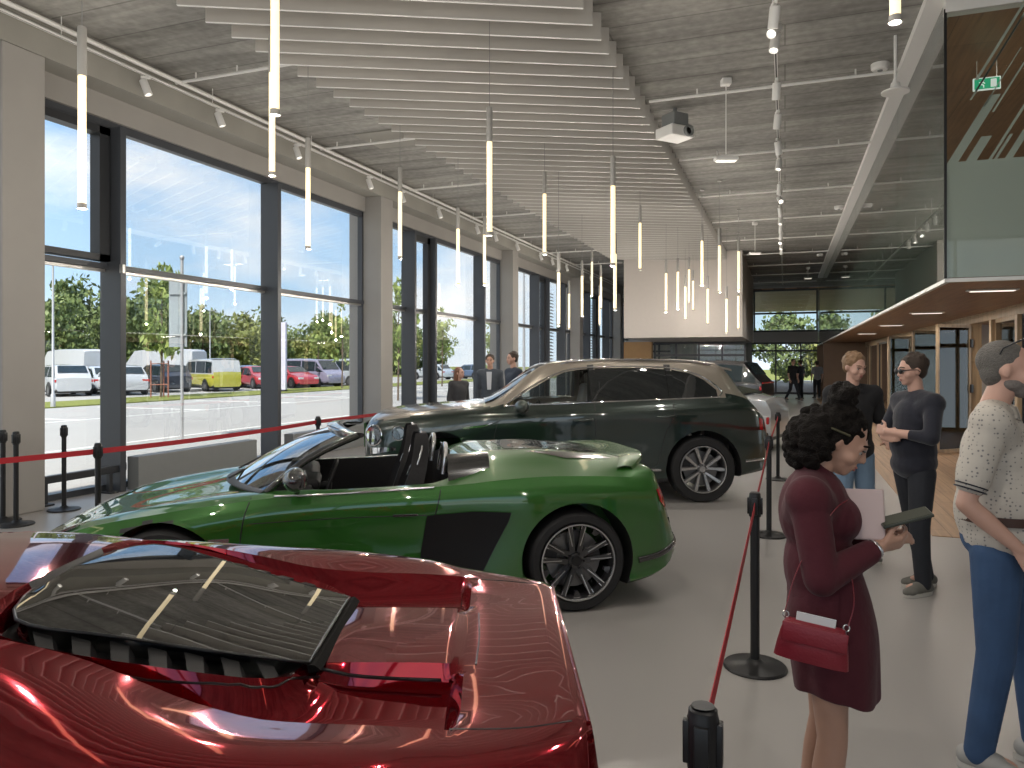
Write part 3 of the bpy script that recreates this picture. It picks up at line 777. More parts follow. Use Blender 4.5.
for i, (x, y) in enumerate(PX):
    z = [3.35, 3.6, 3.7, 3.2, 3.5][i % 5]
    o = copy_tree(pp); o.location = (x, y, z)
    for c in o.children:
        if c.name.startswith('cable'): c.scale.z = CZ - z - 1.38
        if c.name.startswith('ceiling_rose'): c.location.z = CZ - z - .03
    tag(o, 'tube pendant overhead near the viewer, seen only mirrored in the red car', 'pendant lamp', 'tube pendants overhead')
PENDPOS = [P(u, b, 740 / (b - a)) for (u, a, b, l) in PD] + [Vector((x, y, [3.35, 3.6, 3.7, 3.2, 3.5][i % 5])) for i, (x, y) in enumerate(PX)]

# track with spotlights
def spot_proto(tilt=.35):
    root = empty('track_spotlight')
    f = MB(); f.box((0, 0, -.02), (.035, .12, .04), bev=.005); f.cyl((0, 0, -.04), (0, 0, -.10), .010, n=8); f.build('adapter', M_WHITE, root)
    f = MB(); q = Euler((tilt, 0, 0))
    prof = [(.0, .10), (.045, .10), (.05, .09), (.052, -.10), (.045, -.105), (.04, -.06)]
    tmp = MB(); tmp.lathe(prof, n=18); bmesh.ops.transform(tmp.bm, matrix=Matrix.Translation((0, 0, -.15)) @ q.to_matrix().to_4x4(), verts=tmp.bm.verts)
    tmp.build('spot_head', M_WHITE, root, smooth=40)
    tmp = MB(); tmp.lathe([(.0, -.075), (.041, -.075)], n=18); bmesh.ops.transform(tmp.bm, matrix=Matrix.Translation((0, 0, -.15)) @ q.to_matrix().to_4x4(), verts=tmp.bm.verts)
    tmp.build('lens', M_SPOTG, root)
    return root
def track(x, y0, y1, z, lab):
    root = empty('lighting_track', (x, (y0 + y1) / 2, z), 0, lab, 'lighting track')
    L = (y1 - y0) / 2
    f = MB(); f.bb((-.018, -L, 0), (-.009, L, .035)); f.bb((.009, -L, 0), (.018, L, .035)); f.bb((-.018, -L, .026), (.018, L, .035)); f.build('rail', M_WHITE, root)
    f = MB(); f.bb((-.009, -L, .005), (.009, L, .026)); f.build('groove', M_BLACK, root)
    f = MB(); y = -L + .4
    while y < L: f.cyl((0, y, .035), (0, y, CZ - z), .006, n=6); y += 2.4
    f.build('suspension_rod', M_WHITE, root)
track(-.1, 3.2, 36, 5.22, 'white central lighting track with a black groove under the bare ceiling')
track(-7.82, 1.0, 36, 5.43, 'white lighting track running along the window beam')
f = MB(); f.cyl((-7.86, 1, 5.57), (-7.86, 36, 5.57), .03, n=10); tag(f.build('conduit_pipe', M_WHITE, smooth=50), 'white conduit pipe running above the window-side lighting track', 'conduit')
sp0 = spot_proto(.35); sp1 = spot_proto(-.9)
vs = [(8, 0), (22, 1), (35, 0), (86, 0), (118, 0), (146, 0), (163, 0), (189, 0), (200, 1), (213, 0), (222, 0), (231, 0), (238, 0), (244, 1), (249, 0), (254, 0)]
fst = {0: True, 1: True}
for i, (v, k) in enumerate(vs):
    t = (5.22 - CAMH) * 740 / (362 - v + 8); y = t * 1.066
    src = (sp0, sp1)[k]
    o = src if fst[k] else copy_tree(src); fst[k] = False
    o.location = (-.1, y, 5.22); o.rotation_euler.z = [.3, -.4, 2.8, .1][i % 4]
    tag(o, 'small white cylinder spotlight hanging from the central track' if k == 0 else 'white spotlight tilted sideways on the central track', 'spotlight', ('spotlights on the central track', 'tilted spotlights on the central track')[k])
for k in range(15):
    o = copy_tree(sp0); o.location = (-7.82, 5.05 + 1.85 * k + (.5 if k % 3 == 1 else 0), 5.43); o.rotation_euler.z = -1.4 + .3 * (k % 3)
    tag(o, 'small white spotlight on the track along the window beam', 'spotlight', 'spotlights along the window beam')
# hanging emergency lamps
def hang_lamp(x, y, zt, lab):
    root = empty('emergency_lamp', (x, y, zt), YAW, lab, 'ceiling lamp')
    f = MB(); f.box((0, 0, 0), (.33, .13, .055), bev=.02); f.build('housing', M_WHITE, root)
    f = MB(); f.box((0, 0, -.03), (.27, .09, .012), bev=.003); f.build('diffuser', M_LEDW, root)
    f = MB(); f.cyl((0, 0, .02), (0, 0, CZ - zt - .07), .008, n=6); f.build('rod', M_WHITE, root)
    f = MB(); f.box((0, 0, CZ - zt - .045), (.13, .13, .09), bev=.01); f.build('ceiling_box', M_WHITE, root)
p = P(726, 159, 10.4); hang_lamp(p.x, p.y, p.z, 'slim white emergency lamp hanging on a rod, near the projector')
p = P(755, 253, 21.); hang_lamp(p.x, p.y, p.z, 'slim white emergency lamp on a rod, beside the white box corner')
p = P(808, 278, 31.); hang_lamp(p.x, p.y, p.z, 'small far-off emergency lamp on a rod before the end glazing')
# detectors
for (u, v, lab) in ((880, 64, 'white round smoke detector beside the glass parapet, near the first conduit'), (839, 206, 'white round smoke detector further down beside the parapet'), (820, 254, 'farthest white smoke detector beside the bulkhead end')):
    t = (CZ - CAMH) * 740 / (362 - v); p = P(u, v, t)
    root = empty('smoke_detector', (p.x, p.y, CZ - .085), 0, lab, 'smoke detector')
    f = MB(); f.lathe([(.0, .0), (.09, .0), (.11, .02), (.115, .085)], n=24); f.build('detector_body', M_WHITE, root, smooth=40)
    f = MB(); f.lathe([(.0, -.012), (.03, -.012), (.035, .001)], n=16); f.build('sensor', M_GREYBOX, root)
p = P(900, 84, 9.0)
root = empty('ceiling_sensor', (p.x - .05, p.y, 4.98), 0, 'white downward horn sensor on a stem beside the bulkhead', 'sensor')
f = MB(); f.cyl((0, 0, .1), (0, 0, CZ - 4.98), .018, n=8); f.build('stem', M_WHITE, root)
f = MB(); f.lathe([(.0, .12), (.05, .12), (.06, .06), (.16, .02), (.16, .0), (.0, .0)], n=20); f.build('sensor_head', M_WHITE, root, smooth=40)
# projector
p = P(675, 130, 11.6)
root = empty('projector', (p.x, p.y, 5.28), YAW + .5, 'grey and white projector bolted under the ceiling at the slat ends', 'projector')
f = MB(); f.box((0, 0, 0), (.46, .4, .17), bev=.02); f.build('projector_body', M_WHITE, root)
f = MB(); f.lathe([(.085, 0), (.085, -.05), (.06, -.05), (.05, -.01)], (.08, -.2, 0), 20, 'Y'); f.lathe([(0, -.02), (.055, -.02)], (.08, -.2, 0), 20, 'Y', mi=1); f.build('projector_lens', [M_GREYBOX, M_BLACK], root, smooth=40)
f = MB(); f.box((0, 0, .2), (.3, .3, .2), bev=.02); f.cyl((0, 0, .2), (0, 0, .4), .03); f.build('ceiling_mount', M_GREYBOX, root)
# flat access hatch and short duct on the ceiling by the windows
f = MB(); f.bb((-.45, -.45, -.02), (.45, .45, -.001)); o = f.build('access_hatch', M_BEAM, loc=(-6.6, 11.6, CZ - .001)); tag(o, 'square flush access panel in the concrete ceiling by the windows', 'access panel')
# downlights in the walnut soffit
for i, y in enumerate((10.4, 14.8, 19.5, 25.)):
    root = empty('soffit_downlight', (2.35, y, SOF), 0, ['long recessed soffit light nearest the glass corner', 'second recessed soffit light from the glass corner', 'third recessed soffit light from the glass corner', 'farthest recessed soffit light'][i], 'downlight', 'recessed lights in the walnut soffit')
    f = MB(); f.bb((-.27, -.07, -.022), (.27, .07, -.001), bev=.008); f.build('light_frame', M_WHITE, root)
    f = MB(); f.bb((-.23, -.045, -.028), (.23, .045, -.021)); f.build('diffuser', M_LEDW, root)
# running man exit sign behind the glass
root = empty('exit_sign', (2.38, 10.8, 5.2), 0, 'green and white running-man exit sign hanging behind the glass parapet', 'exit sign')
M_GRN = mat('exit_green', (.02, .25, .12), .5, emit=(.03, .4, .2), es=.6); M_EXW = mat('exit_white', (.8, .85, .8), .5, emit=(.8, .9, .85), es=.5)
f = MB(); f.box((0, 0, 0), (.42, .04, .22), bev=.006); f.build('sign_box', M_EXW, root)
f = MB(); f.box((0, -.022, 0), (.38, .004, .18)); f.build('sign_face', M_GRN, root)
f = MB(); y = -.026
f.box((.10, y, 0), (.09, .004, .14)); f.sph((-.06, y, .05), (.016, .003, .016), 10)
for (a, b) in (((-.07, .035), (-.09, -.01)), ((-.09, -.01), (-.13, -.05)), ((-.09, -.01), (-.05, -.03)), ((-.05, -.03), (-.05, -.07)), ((-.07, .03), (-.03, .0)), ((-.07, .03), (-.12, .02))):
    f.cyl((a[0], y, a[1]), (b[0], y, b[1]), .009, n=6)
f.build('pictogram', M_EXW, root)
f = MB(); f.cyl((-.15, 0, .1), (-.15, 0, .52), .006, n=6); f.cyl((.15, 0, .1), (.15, 0, .52), .006, n=6); f.build('hanger', M_WHITE, root)

root.scale = (.72, .72, .72)
# ================================================================ barrier posts and belts
def stanchion(x, y, lab, base=True, cassette=0., tape=True):
    root = empty('barrier_post', (x, y, 0), cassette, lab, 'barrier post', None)
    f = MB(); f.lathe([(.0, .0), (.17, .0), (.172, .008), (.165, .016), (.05, .03), (.03, .05), (.0, .05)], n=40); f.build('base', M_BLACK, root, smooth=40)
    f = MB(); f.lathe([(.025, .03), (.025, .86)], n=24); f.build('tube', M_BLACK, root, smooth=40)
    f = MB(); f.lathe([(.030, .84), (.033, .845), (.033, .95), (.031, .957), (.030, .968), (.026, .972), (.0, .972)], n=32)
    for k in range(4):
        a = k * PI / 2; f.box((.034 * math.cos(a), .034 * math.sin(a), .90), (.014, .03, .09), rz=a, bev=.003)
    f.build('belt_head', M_BLACK, root, smooth=35)
    f = MB(); f.lathe([(.0, .9735), (.024, .9735)], n=24); f.lathe([(.022, .9745), (.024, .976), (.021, .976)], n=24); f.build('cap', M_DARK, root)
    return root
M_BELT = mat('red_webbing', (.42, .02, .03), .7, bump=.2, bscale=400)
def belt(a, b, lab, z=.90, sag=.0, h=.048):
    a = Vector((*a, z)); b = Vector((*b, z)); d = (b - a); L = d.length; d.normalize(); a = a + d * .036; b = b - d * .036
    f = MB(); rows = []
    n = 16; side = Vector((-d.y, d.x, 0)) * .0012
    for s, hh in ((1, -h / 2), (1, h / 2), (-1, h / 2), (-1, -h / 2)):
        rows.append([a.lerp(b, k / n) + side * s + Vector((0, 0, hh - sag * 4 * (k / n) * (1 - k / n))) for k in range(n + 1)])
    rows.append(rows[0]); f.grid(rows)
    c = (a + b) / 2
    o = f.build('barrier_belt', M_BELT, weld=.00001); tag(o, lab, 'barrier belt'); return o
def g2(u, t): p = W((u - 512) / 740 * t, t); return (p.x, p.y)
S = {'r0': g2(703, 1.56), 'r1': g2(755, 4.12), 'r2': g2(769, 7.25), 'r3': g2(778, 10.7), 'l0': g2(3, 7.9), 'l1': g2(16, 7.72), 'l2': g2(64, 8.5), 'l3': g2(98, 6.62), 'l4': g2(318, 9.9), 'l5': (-6.2, 16.4), 'lx': (-6.9, 1.2)}
stanchion(*S['r0'], 'black barrier post nearest the viewer, only its round head visible'); stanchion(*S['r1'], 'black barrier post on a round base beside the woman in burgundy')
stanchion(*S['r2'], 'black barrier post behind the woman\'s hair'.replace("'s", "s"), ); stanchion(*S['r3'], 'farthest black barrier post in the row by the dark SUV tail')
stanchion(*S['l0'], 'black barrier post cut by the picture edge before the first column'); stanchion(*S['l1'], 'black barrier post standing in front of the first column')
stanchion(*S['l2'], 'tall black barrier post standing at the nearest glass, no belt on it'); stanchion(*S['l3'], 'black barrier post behind the nose of the green roadster carrying the red belt'); stanchion(*S['l4'], 'black barrier post at the windows, above the roadster windscreen')
stanchion(*S['l5'], 'black barrier post hidden beyond the SUV'); stanchion(*S['lx'], 'black barrier post beyond the red car, out of view')
belt(S['r0'], S['r1'], 'red belt from the nearest post to the post beside the woman', sag=.01); belt(S['r1'], S['r2'], 'red belt between the second and third posts of the row', sag=.01)
belt(S['r2'], S['r3'], 'red belt between the two farthest posts of the row', sag=.01)
belt(S['l3'], S['l4'], 'long red belt stretched in front of the windows over the grey box', sag=.02); belt(S['lx'], S['l3'], 'red belt running past the first column out of the picture', sag=.01)
belt(S['l4'], S['l5'], 'red belt going behind the SUV along the windows', sag=.02)
# ================================================================ show cars: shared tools
def loft_body(name, lines, xs, creases, nsub, mats, parent, smooth=50, dx=None):
    """lines: per feature line (ytab, ztab), from the top centre to the bottom centre of a half section; x runs nose to tail"""
    f = MB(); rows = []
    K = len(lines)
    for x in xs:
        half = []
        for k, (yt, zt) in enumerate(lines):
            xo = dx(k, x) if dx else 0
            half.append(Vector((x + xo, interp(yt, x) if yt else 0., interp(zt, x))))
        fine = []
        cs = [0] + [c for c in creases if 0 < c < K - 1] + [K - 1]
        for a, b in zip(cs, cs[1:]):
            seg = half[a:b + 1]
            if a == 0 and len(seg) > 1:      # keep the crown flat at the centre line
                m = seg[1].copy(); m.y = -m.y; ex = spline([m] + seg, nsub)[nsub:]
            elif b == K - 1 and len(seg) > 1:
                m = seg[-2].copy(); m.y = -m.y; ex = spline(seg + [m], nsub)[:-nsub]
            else: ex = spline(seg, nsub)
            fine += ex[:-1] if b != K - 1 else ex
        fine[0].y = 0; fine[-1].y = 0
        rows.append(fine + [Vector((p.x, -p.y, p.z)) for p in fine[-2:0:-1]])
    V = f.grid(rows, closed=True)
    f.bm.faces.new(V[0]); f.bm.faces.new(V[-1][::-1])
    bmesh.ops.triangulate(f.bm, faces=[fc for fc in f.bm.faces if len(fc.verts) > 4])
    return f.build(name, mats, parent, smooth=smooth)

def bvh_of(o):
    bm = bmesh.new(); bm.from_mesh(o.data); t = BVHTree.FromBMesh(bm); bm.free(); return t

def cut(o, cutters):
    for c in cutters:
        md = o.modifiers.new('b', 'BOOLEAN'); md.operation = 'DIFFERENCE'; md.object = c; md.solver = 'EXACT'
    bake(o)
    for c in cutters:
        me = c.data; bpy.data.objects.remove(c); bpy.data.meshes.remove(me)
    return o

def resmooth(o, ang):
    me = o.data; me.polygons.foreach_set('use_smooth', [True] * len(me.polygons)); me.set_sharp_from_angle(angle=math.radians(ang))

def cutter(f):
    o = f.build('cutter', M_BLACK); return o

def ray(bvh, p2, view, sgn):
    """p2 in the side (x,z), top (x,y) or end (y,z) view"""
    if view == 'side': o = Vector((p2[0], 4 * sgn, p2[1])); d = Vector((0, -sgn, 0))
    elif view == 'top': o = Vector((p2[0], p2[1], 4)); d = Vector((0, 0, -1))
    else: o = Vector((6 * sgn, p2[0], p2[1])); d = Vector((-sgn, 0, 0))
    h = bvh.ray_cast(o, d)
    return h[0], (h[1] if h[0] is None or h[1].dot(d) < 0 else -h[1])

def patch(name, bvh, outline, view, sgn, m, parent, off=.004, step=.06, smooth=60, n_sp=0, thick=0., mi=None):
    """a panel lying on the body: the outline is cut into a fine mesh and laid onto the surface"""
    pts = [Vector((*p, 0)) for p in outline]
    if n_sp: pts = spline(pts, n_sp, closed=True)
    bm = bmesh.new(); vs = [bm.verts.new((p.x, p.y, 0)) for p in pts]; bm.faces.new(vs)
    x0, x1 = min(p.x for p in pts), max(p.x for p in pts); y0, y1 = min(p.y for p in pts), max(p.y for p in pts)
    for k in range(1, int((x1 - x0) / step) + 1):
        bmesh.ops.bisect_plane(bm, geom=bm.verts[:] + bm.edges[:] + bm.faces[:], plane_co=(x0 + k * step, 0, 0), plane_no=(1, 0, 0))
    for k in range(1, int((y1 - y0) / step) + 1):
        bmesh.ops.bisect_plane(bm, geom=bm.verts[:] + bm.edges[:] + bm.faces[:], plane_co=(0, y0 + k * step, 0), plane_no=(0, 1, 0))
    bad = []
    for v in bm.verts:
        h, n = ray(bvh, (v.co.x, v.co.y), view, sgn)
        if h is None: bad.append(v)
        else: v.co = h + n * off
    if bad: bmesh.ops.delete(bm, geom=bad, context='VERTS')
    if thick:
        bmesh.ops.recalc_face_normals(bm, faces=bm.faces)
    f = MB(); f.bm.free(); f.bm = bm
    o = f.build(name, m, parent, smooth=smooth, fixn=True)
    me = o.data
    # face outward
    c = Vector((0, 0, .6))
    if len(me.polygons) and sum(1 if (p.center - c).dot(p.normal) > 0 else -1 for p in me.polygons) < 0: me.flip_normals()
    return o

def surf_line(name, bvh, pts, view, sgn, r, m, parent, n=6, off=0., flat=None, closed=False):
    out = []
    P2 = spline([Vector((*p, 0)) for p in pts], n, closed)
    for p in P2:
        h, nn = ray(bvh, (p.x, p.y), view, sgn)
        if h is not None: out.append(h + nn * off)
    f = MB(); f.tube(out, r, n=6, closed=closed); return f.build(name, m, parent, smooth=60)

def wheel(parent, cx, y, r, rr, wd, s, style, mats):
    """s: +1/-1 the outer side; mats = rim, edge, disc, caliper"""
    rim, edge, disc, cal = mats
    f = MB(); h = wd / 2; cy = y - s * h
    f.lathe([(rr, -s * h), (r * .93, -s * h), (r, -s * h * .78), (r, s * h * .74), (r * .985, s * h * .86), (r * .94, s * h), (rr * 1.06, s * h * 1.0), (rr, s * h * .9)], (cx, cy, r), 56, 'Y', cap=False)
    tyre = f.build('tyre', M_TYRE, parent, smooth=35)
    f = MB(); f.lathe([(rr * 1.0, s * h * .98), (rr * .965, s * h * 1.0), (rr * .94, s * h * .9), (rr * .90, s * h * .2), (rr * .88, -s * h * .9), (rr * 1.0, -s * h * .95)], (cx, cy, r), 56, 'Y', cap=False)
    R = f.build('rim', rim, tyre, smooth=35)
    f = MB(); f.lathe([(rr * .985, s * h * 1.01), (rr * 1.0, s * (h + .004)), (rr * .965, s * (h + .004)), (rr * .95, s * h * .98)], (cx, cy, r), 56, 'Y', cap=False); f.build('rim_lip', edge, R, smooth=50)
    yf = cy + s * h * .80; yh = cy + s * h * .55
    f = MB(); e = MB()
    def pt(a, rad, w_, yy): return Vector((cx + math.cos(a) * rad - math.sin(a) * w_, yy, r + math.sin(a) * rad + math.cos(a) * w_))
    def bar(a, r0, r1, w0, w1, o0, o1, y0, y1, dst, dp=.035):
        A = [pt(a, r0, o0 - w0, y0), pt(a, r0, o0 + w0, y0), pt(a, r1, o1 + w1, y1), pt(a, r1, o1 - w1, y1)]
        B = [p - Vector((0, s * dp, 0)) for p in A]
        dst.face(A); dst.face(B[::-1])
        for i in range(4): dst.face([A[i], A[(i + 1) % 4], B[(i + 1) % 4], B[i]])
    if style == 'double5':
        for k in range(5):
            a = 2 * PI * k / 5 + .32
            for q in (-1, 1):
                bar(a, rr * .14, rr * .97, .020, .016, q * .022, q * .052, yh, yf, f)
                bar(a, rr * .30, rr * .95, .0035, .0035, q * .034 - .012 * q, q * .066, yh + s * .006, yf + s * .003, e, .004)
                bar(a, rr * .62, rr * .95, .003, .003, q * .026, q * .036, yh + s * .012, yf + s * .003, e, .004)
            bar(a + PI / 5, rr * .80, rr * .96, .012, .03, 0, 0, yf - s * .02, yf - s * .005, f)
    elif style == 'multi10':
        for k in range(5):
            a = 2 * PI * k / 5 + .3
            for q in (-1, 1):
                bar(a + q * .27, rr * .12, rr * .97, .017, .024, -q * .01, q * .014, yh, yf, f)
                bar(a + q * .27, rr * .16, rr * .95, .011, .018, -q * .01, q * .014, yh + s * .004, yf + s * .004, e, .004)
    else:
        for k in range(7):
            bar(2 * PI * k / 7, rr * .15, rr * .97, .02, .03, 0, 0, yh, yf, f)
    f.lathe([(0, s * .0), (rr * .20, s * .0), (rr * .22, -s * .03)], (cx, yh + s * .012, r), 24, 'Y')
    f.build('spokes', rim, R, smooth=30)
    if len(e.bm.faces): e.build('spoke_edges', edge, R)
    f = MB(); f.lathe([(0, s * .012), (rr * .13, s * .012), (rr * .14, 0)], (cx, yh + s * .012, r), 24, 'Y')
    for k in range(5): f.cyl(pt(k * 1.2566, rr * .19, 0, yh + s * .008), pt(k * 1.2566, rr * .19, 0, yh + s * .02), .009, n=8)
    f.build('hub_cap', edge if style != 'double5' else M_BLACK, R, smooth=40)
    f = MB(); f.lathe([(rr * .2, 0), (rr * .74, 0), (rr * .74, -s * .03), (rr * .2, -s * .03)], (cx, cy + s * h * .1, r), 36, 'Y', cap=False); f.build('brake_disc', disc, tyre, smooth=30)
    f = MB(); rows = []
    for k in range(7):
        a = PI * .82 + k * .11; rows.append([pt(a, q, 0, yy) for (q, yy) in ((rr * .5, cy + s * h * .3), (rr * .82, cy + s * h * .3), (rr * .82, cy - s * h * .2), (rr * .5, cy - s * h * .2))])
    f.grid(rows, closed=True); f.bm.verts.ensure_lookup_table(); f.build('brake_caliper', cal, tyre, smooth=30)

def tab(xs, vals): return list(zip(xs, vals))
M_DISC = mat('brake_disc_steel', (.25, .25, .25), .35, metal=.9)
M_CAL = mat('dark_caliper', (.05, .05, .055), .4)
M_CHROME = mat('chrome', (.75, .75, .76), .06, metal=1.)
M_DKRIM = mat('black_rim', (.02, .02, .022), .25, coat=.6)
M_SILV = mat('machined_silver', (.6, .6, .6), .25, metal=.9)
M_CGLASS = mat('car_side_glass', (.012, .014, .015), .02, spec=.7, coat=.3, coatr=0.)
M_CLEARG = glass_mat('car_clear_glass', (.62, .66, .65), 1.5, boost=1.0)
M_PLAST = mat('black_plastic', (.02, .02, .021), .5)
M_LEATHB = mat('black_leather', (.012, .0115, .0125), .6, spec=.3, bump=.1)
M_LEATHC = mat('cream_leather', (.50, .46, .42), .5)
M_LENS = glass_mat('lamp_lens', (.9, .93, .95), 1.5, boost=1.)

def strip_colors(o, test, mi):
    for p in o.data.polygons:
        if test(p.center, p.normal): p.material_index = mi

# ================================================================ large green SUV
def make_suv():
    G = mat('dark_green_paint', (.010, .022, .017), .28, metal=.35, coat=1., coatr=.02)
    TAN = mat('champagne_paint', (.34, .30, .25), .3, metal=.5, coat=1., coatr=.02)
    root = empty('suv_car', (0, 0, 0), 0, 'large dark green luxury SUV with chrome trim parked behind the green roadster', 'car')
    X = [-2.50, -2.44, -2.34, -2.05, -1.60, -1.05, -.20, .6, 1.4, 1.90, 2.18, 2.38, 2.48]
    T = lambda *v: tab(X, v)
    lines = [
        (None, T(.93, 1.02, 1.08, 1.125, 1.165, 1.22, 1.705, 1.745, 1.735, 1.69, 1.40, 1.12, .98)),
        (T(.30, .34, .37, .40, .42, .45, .45, .46, .45, .44, .42, .40, .36), T(.93, 1.02, 1.075, 1.12, 1.16, 1.21, 1.695, 1.74, 1.73, 1.68, 1.39, 1.11, .97)),
        (T(.50, .58, .63, .68, .71, .73, .635, .65, .64, .61, .62, .60, .52), T(.91, .99, 1.04, 1.085, 1.125, 1.165, 1.635, 1.675, 1.665, 1.60, 1.33, 1.08, .95)),
        (T(.58, .70, .78, .86, .89, .90, .90, .90, .91, .89, .84, .78, .62), T(.87, .94, .98, 1.03, 1.075, 1.11, 1.15, 1.185, 1.215, 1.235, 1.22, 1.04, .91)),
        (T(.62, .77, .86, .94, .965, .97, .97, .97, .985, .975, .93, .85, .68), T(.80, .86, .90, .94, .98, 1.01, 1.04, 1.07, 1.10, 1.12, 1.10, .98, .86)),
        (T(.64, .80, .89, .965, .99, .975, .965, .965, .995, .99, .955, .88, .72), T(.62, .64, .66, .70, .74, .76, .76, .77, .80, .82, .82, .78, .72)),
        (T(.62, .79, .88, .96, .985, .985, .98, .98, .99, .985, .95, .88, .72), T(.45, .44, .42, .41, .40, .40, .40, .41, .42, .45, .48, .5, .5)),
        (T(.56, .72, .82, .90, .93, .94, .94, .94, .94, .93, .88, .80, .62), T(.30, .27, .25, .24, .24, .24, .24, .24, .25, .29, .33, .36, .38)),
        (None, T(.30, .26, .24, .22, .22, .22, .22, .22, .22, .26, .30, .34, .36))]
    xs = [-2.50, -2.47, -2.44, -2.39, -2.34] + [-2.34 + .08 * k for k in range(1, 60)] + [2.475, 2.48]
    xs = sorted(set(round(x, 3) for x in xs))
    body = loft_body('body', lines, xs, [], 4, [G, M_PLAST, mat('tan_headliner', (.35, .31, .27), .8), TAN], root, 40)
    bv = bvh_of(body)
    fa, ra = -1.5875, 1.5875; wr = .40
    cs = []
    for x in (fa, ra):
        for s in (-1, 1):
            f = MB(); f.cyl((x, s * .62, wr + .01), (x, s * 1.2, wr + .01), .465, n=48); cs.append(cutter(f))
    f = MB()   # cabin
    o_ = [(-.98, .45), (-1.12, 1.08), (-.30, 1.60), (.6, 1.66), (1.5, 1.64), (1.95, 1.50), (2.1, 1.2), (2.1, .45)]
    f.prism(o_, -.56, .56); cs.append(cutter(f))
    f = MB(); f.prism([(-.85, .5), (-.98, 1.05), (2.05, 1.1), (2.05, .5)], -.80, .80); cs.append(cutter(f))
    wins = [[(-.80, 1.175), (-.56, 1.33), (-.28, 1.485), (-.06, 1.575), (.12, 1.605), (.24, 1.615), (.24, 1.215)],
            [(.31, 1.22), (.31, 1.62), (.8, 1.63), (1.20, 1.61), (1.20, 1.245)],
            [(1.27, 1.25), (1.27, 1.605), (1.50, 1.56), (1.66, 1.48), (1.80, 1.36), (1.80, 1.28), (1.74, 1.27)]]
    for w_ in wins:
        f = MB(); f.prism(w_, -1.2, 1.2); cs.append(cutter(f))
    ws = [(-.62, -.98), (.62, -.98), (.50, -.34), (-.50, -.34)]
    f = MB(); f.prism([(b, a) for a, b in ws], 1.15, 2., plane='XY'); cs.append(cutter(f))
    cut(body, cs); resmooth(body, 32)
    strip_colors(body, lambda c, n: min(math.hypot(c.x - fa, c.z - wr - .01), math.hypot(c.x - ra, c.z - wr - .01)) < .468 and abs(c.y) < .99 and abs(c.y) > .55, 1)
    strip_colors(body, lambda c, n: abs(c.y) < .565 and .44 < c.z < 1.67 and -1.12 < c.x < 2.1 and n.z < .3, 2)
    bz = [(-2.5, 1.0), (-2.3, 1.0), (-1.6, 1.115), (-1.05, 1.16), (-.8, 1.175), (-.2, 1.2), (.6, 1.23), (1.3, 1.255), (1.86, 1.275), (2.2, 1.25), (2.48, 1.2)]
    strip_colors(body, lambda c, n: c.z > interp(bz, c.x) and body.data.polygons and not (abs(c.y) < .565 and .44 < c.z < 1.67 and -1.12 < c.x < 2.1 and n.z < .3), 3)
    strip_colors(body, lambda c, n: c.z < .33, 1)
    strip_colors(body, lambda c, n: abs(c.y) > .5 and 1.23 < c.z < 1.62 and (.235 <= c.x <= .315 or 1.19 <= c.x <= 1.28), 1)
    for s in (-1, 1):
        patch('pillar_trim', bv, [(.235, 1.22), (.235, 1.600), (.315, 1.602), (.315, 1.225)], 'side', s, M_CGLASS, root, off=.002, step=.1)
        patch('pillar_trim', bv, [(1.195, 1.25), (1.195, 1.592), (1.275, 1.585), (1.275, 1.255)], 'side', s, M_CGLASS, root, off=.002, step=.1)
        for i, w_ in enumerate(wins):
            patch('side_window', bv, w_, 'side', s, M_CLEARG if i == 0 else M_CGLASS, root, off=-.004, step=.12)
        patch('belt_panel', bv, [(-1.0, 1.10), (-.80, 1.16), (-.2, 1.188), (.6, 1.218), (1.3, 1.243), (1.84, 1.263), (2.05, 1.262), (2.05, 1.20), (1.3, 1.19), (.6, 1.165), (-.2, 1.13), (-.8, 1.10)], 'side', s, G, root, off=.0015, step=.1)
        surf_line('window_chrome', bv, [(-.80, 1.17), (-.2, 1.195), (.6, 1.225), (1.3, 1.25), (1.82, 1.27)], 'side', s, .010, M_CHROME, root, off=.002)
        surf_line('window_chrome', bv, [(-.80, 1.18), (-.56, 1.345), (-.28, 1.505), (-.02, 1.60), (.3, 1.635), (.8, 1.645), (1.25, 1.625), (1.55, 1.56), (1.75, 1.45), (1.86, 1.34), (1.82, 1.28)], 'side', s, .010, M_CHROME, root, off=.002)
        surf_line('sill_chrome', bv, [(-1.0, .40), (.2, .40), (1.06, .40)], 'side', s, .016, M_CHROME, root, off=.004)
        surf_line('sill_chrome', bv, [(2.10, .50), (2.25, .51), (2.40, .52)], 'side', s, .018, M_CHROME, root, off=.004)
        for ln in ([(-.92, .42), (-.94, .8), (-.86, 1.10)], [(.275, .42), (.275, .8), (.275, 1.21)], [(1.12, .85), (1.22, 1.05), (1.235, 1.24)], [(.36, .42), (.95, .42), (1.06, .62), (1.12, .85)]):
            surf_line('door_gap', bv, ln, 'side', s, .004, M_BLACK, root, off=-.001)
        for x, z in ((.02, 1.0), (1.02, 1.04)):
            f = MB(); h, n = ray(bv, (x, z), 'side', s); h2, n2 = ray(bv, (x + .22, z + .01), 'side', s)
            f.tube([h + Vector((0, -.005 * s, 0)), h + Vector((.02, .035 * s, 0)), h2 + Vector((-.02, .035 * s, 0)), h2 + Vector((0, -.005 * s, 0))], .014, n=8); f.build('door_handle', G, root, smooth=60)
        # fender vent with wing badge
        patch('fender_vent', bv, [(-1.05 - .28, .93), (-1.05 - .02, .95), (-1.05 + .10, .98), (-1.05 - .04, .925), (-1.30, .905)], 'side', s, M_CHROME, root, off=.006, step=.05)
        # mirror
        f = MB(); yb = .93 * s
        f.sph((-.62, yb + .15 * s, 1.17), (.085, .13, .085), 20); mrr = f.build('wing_mirror', G, root, smooth=60)
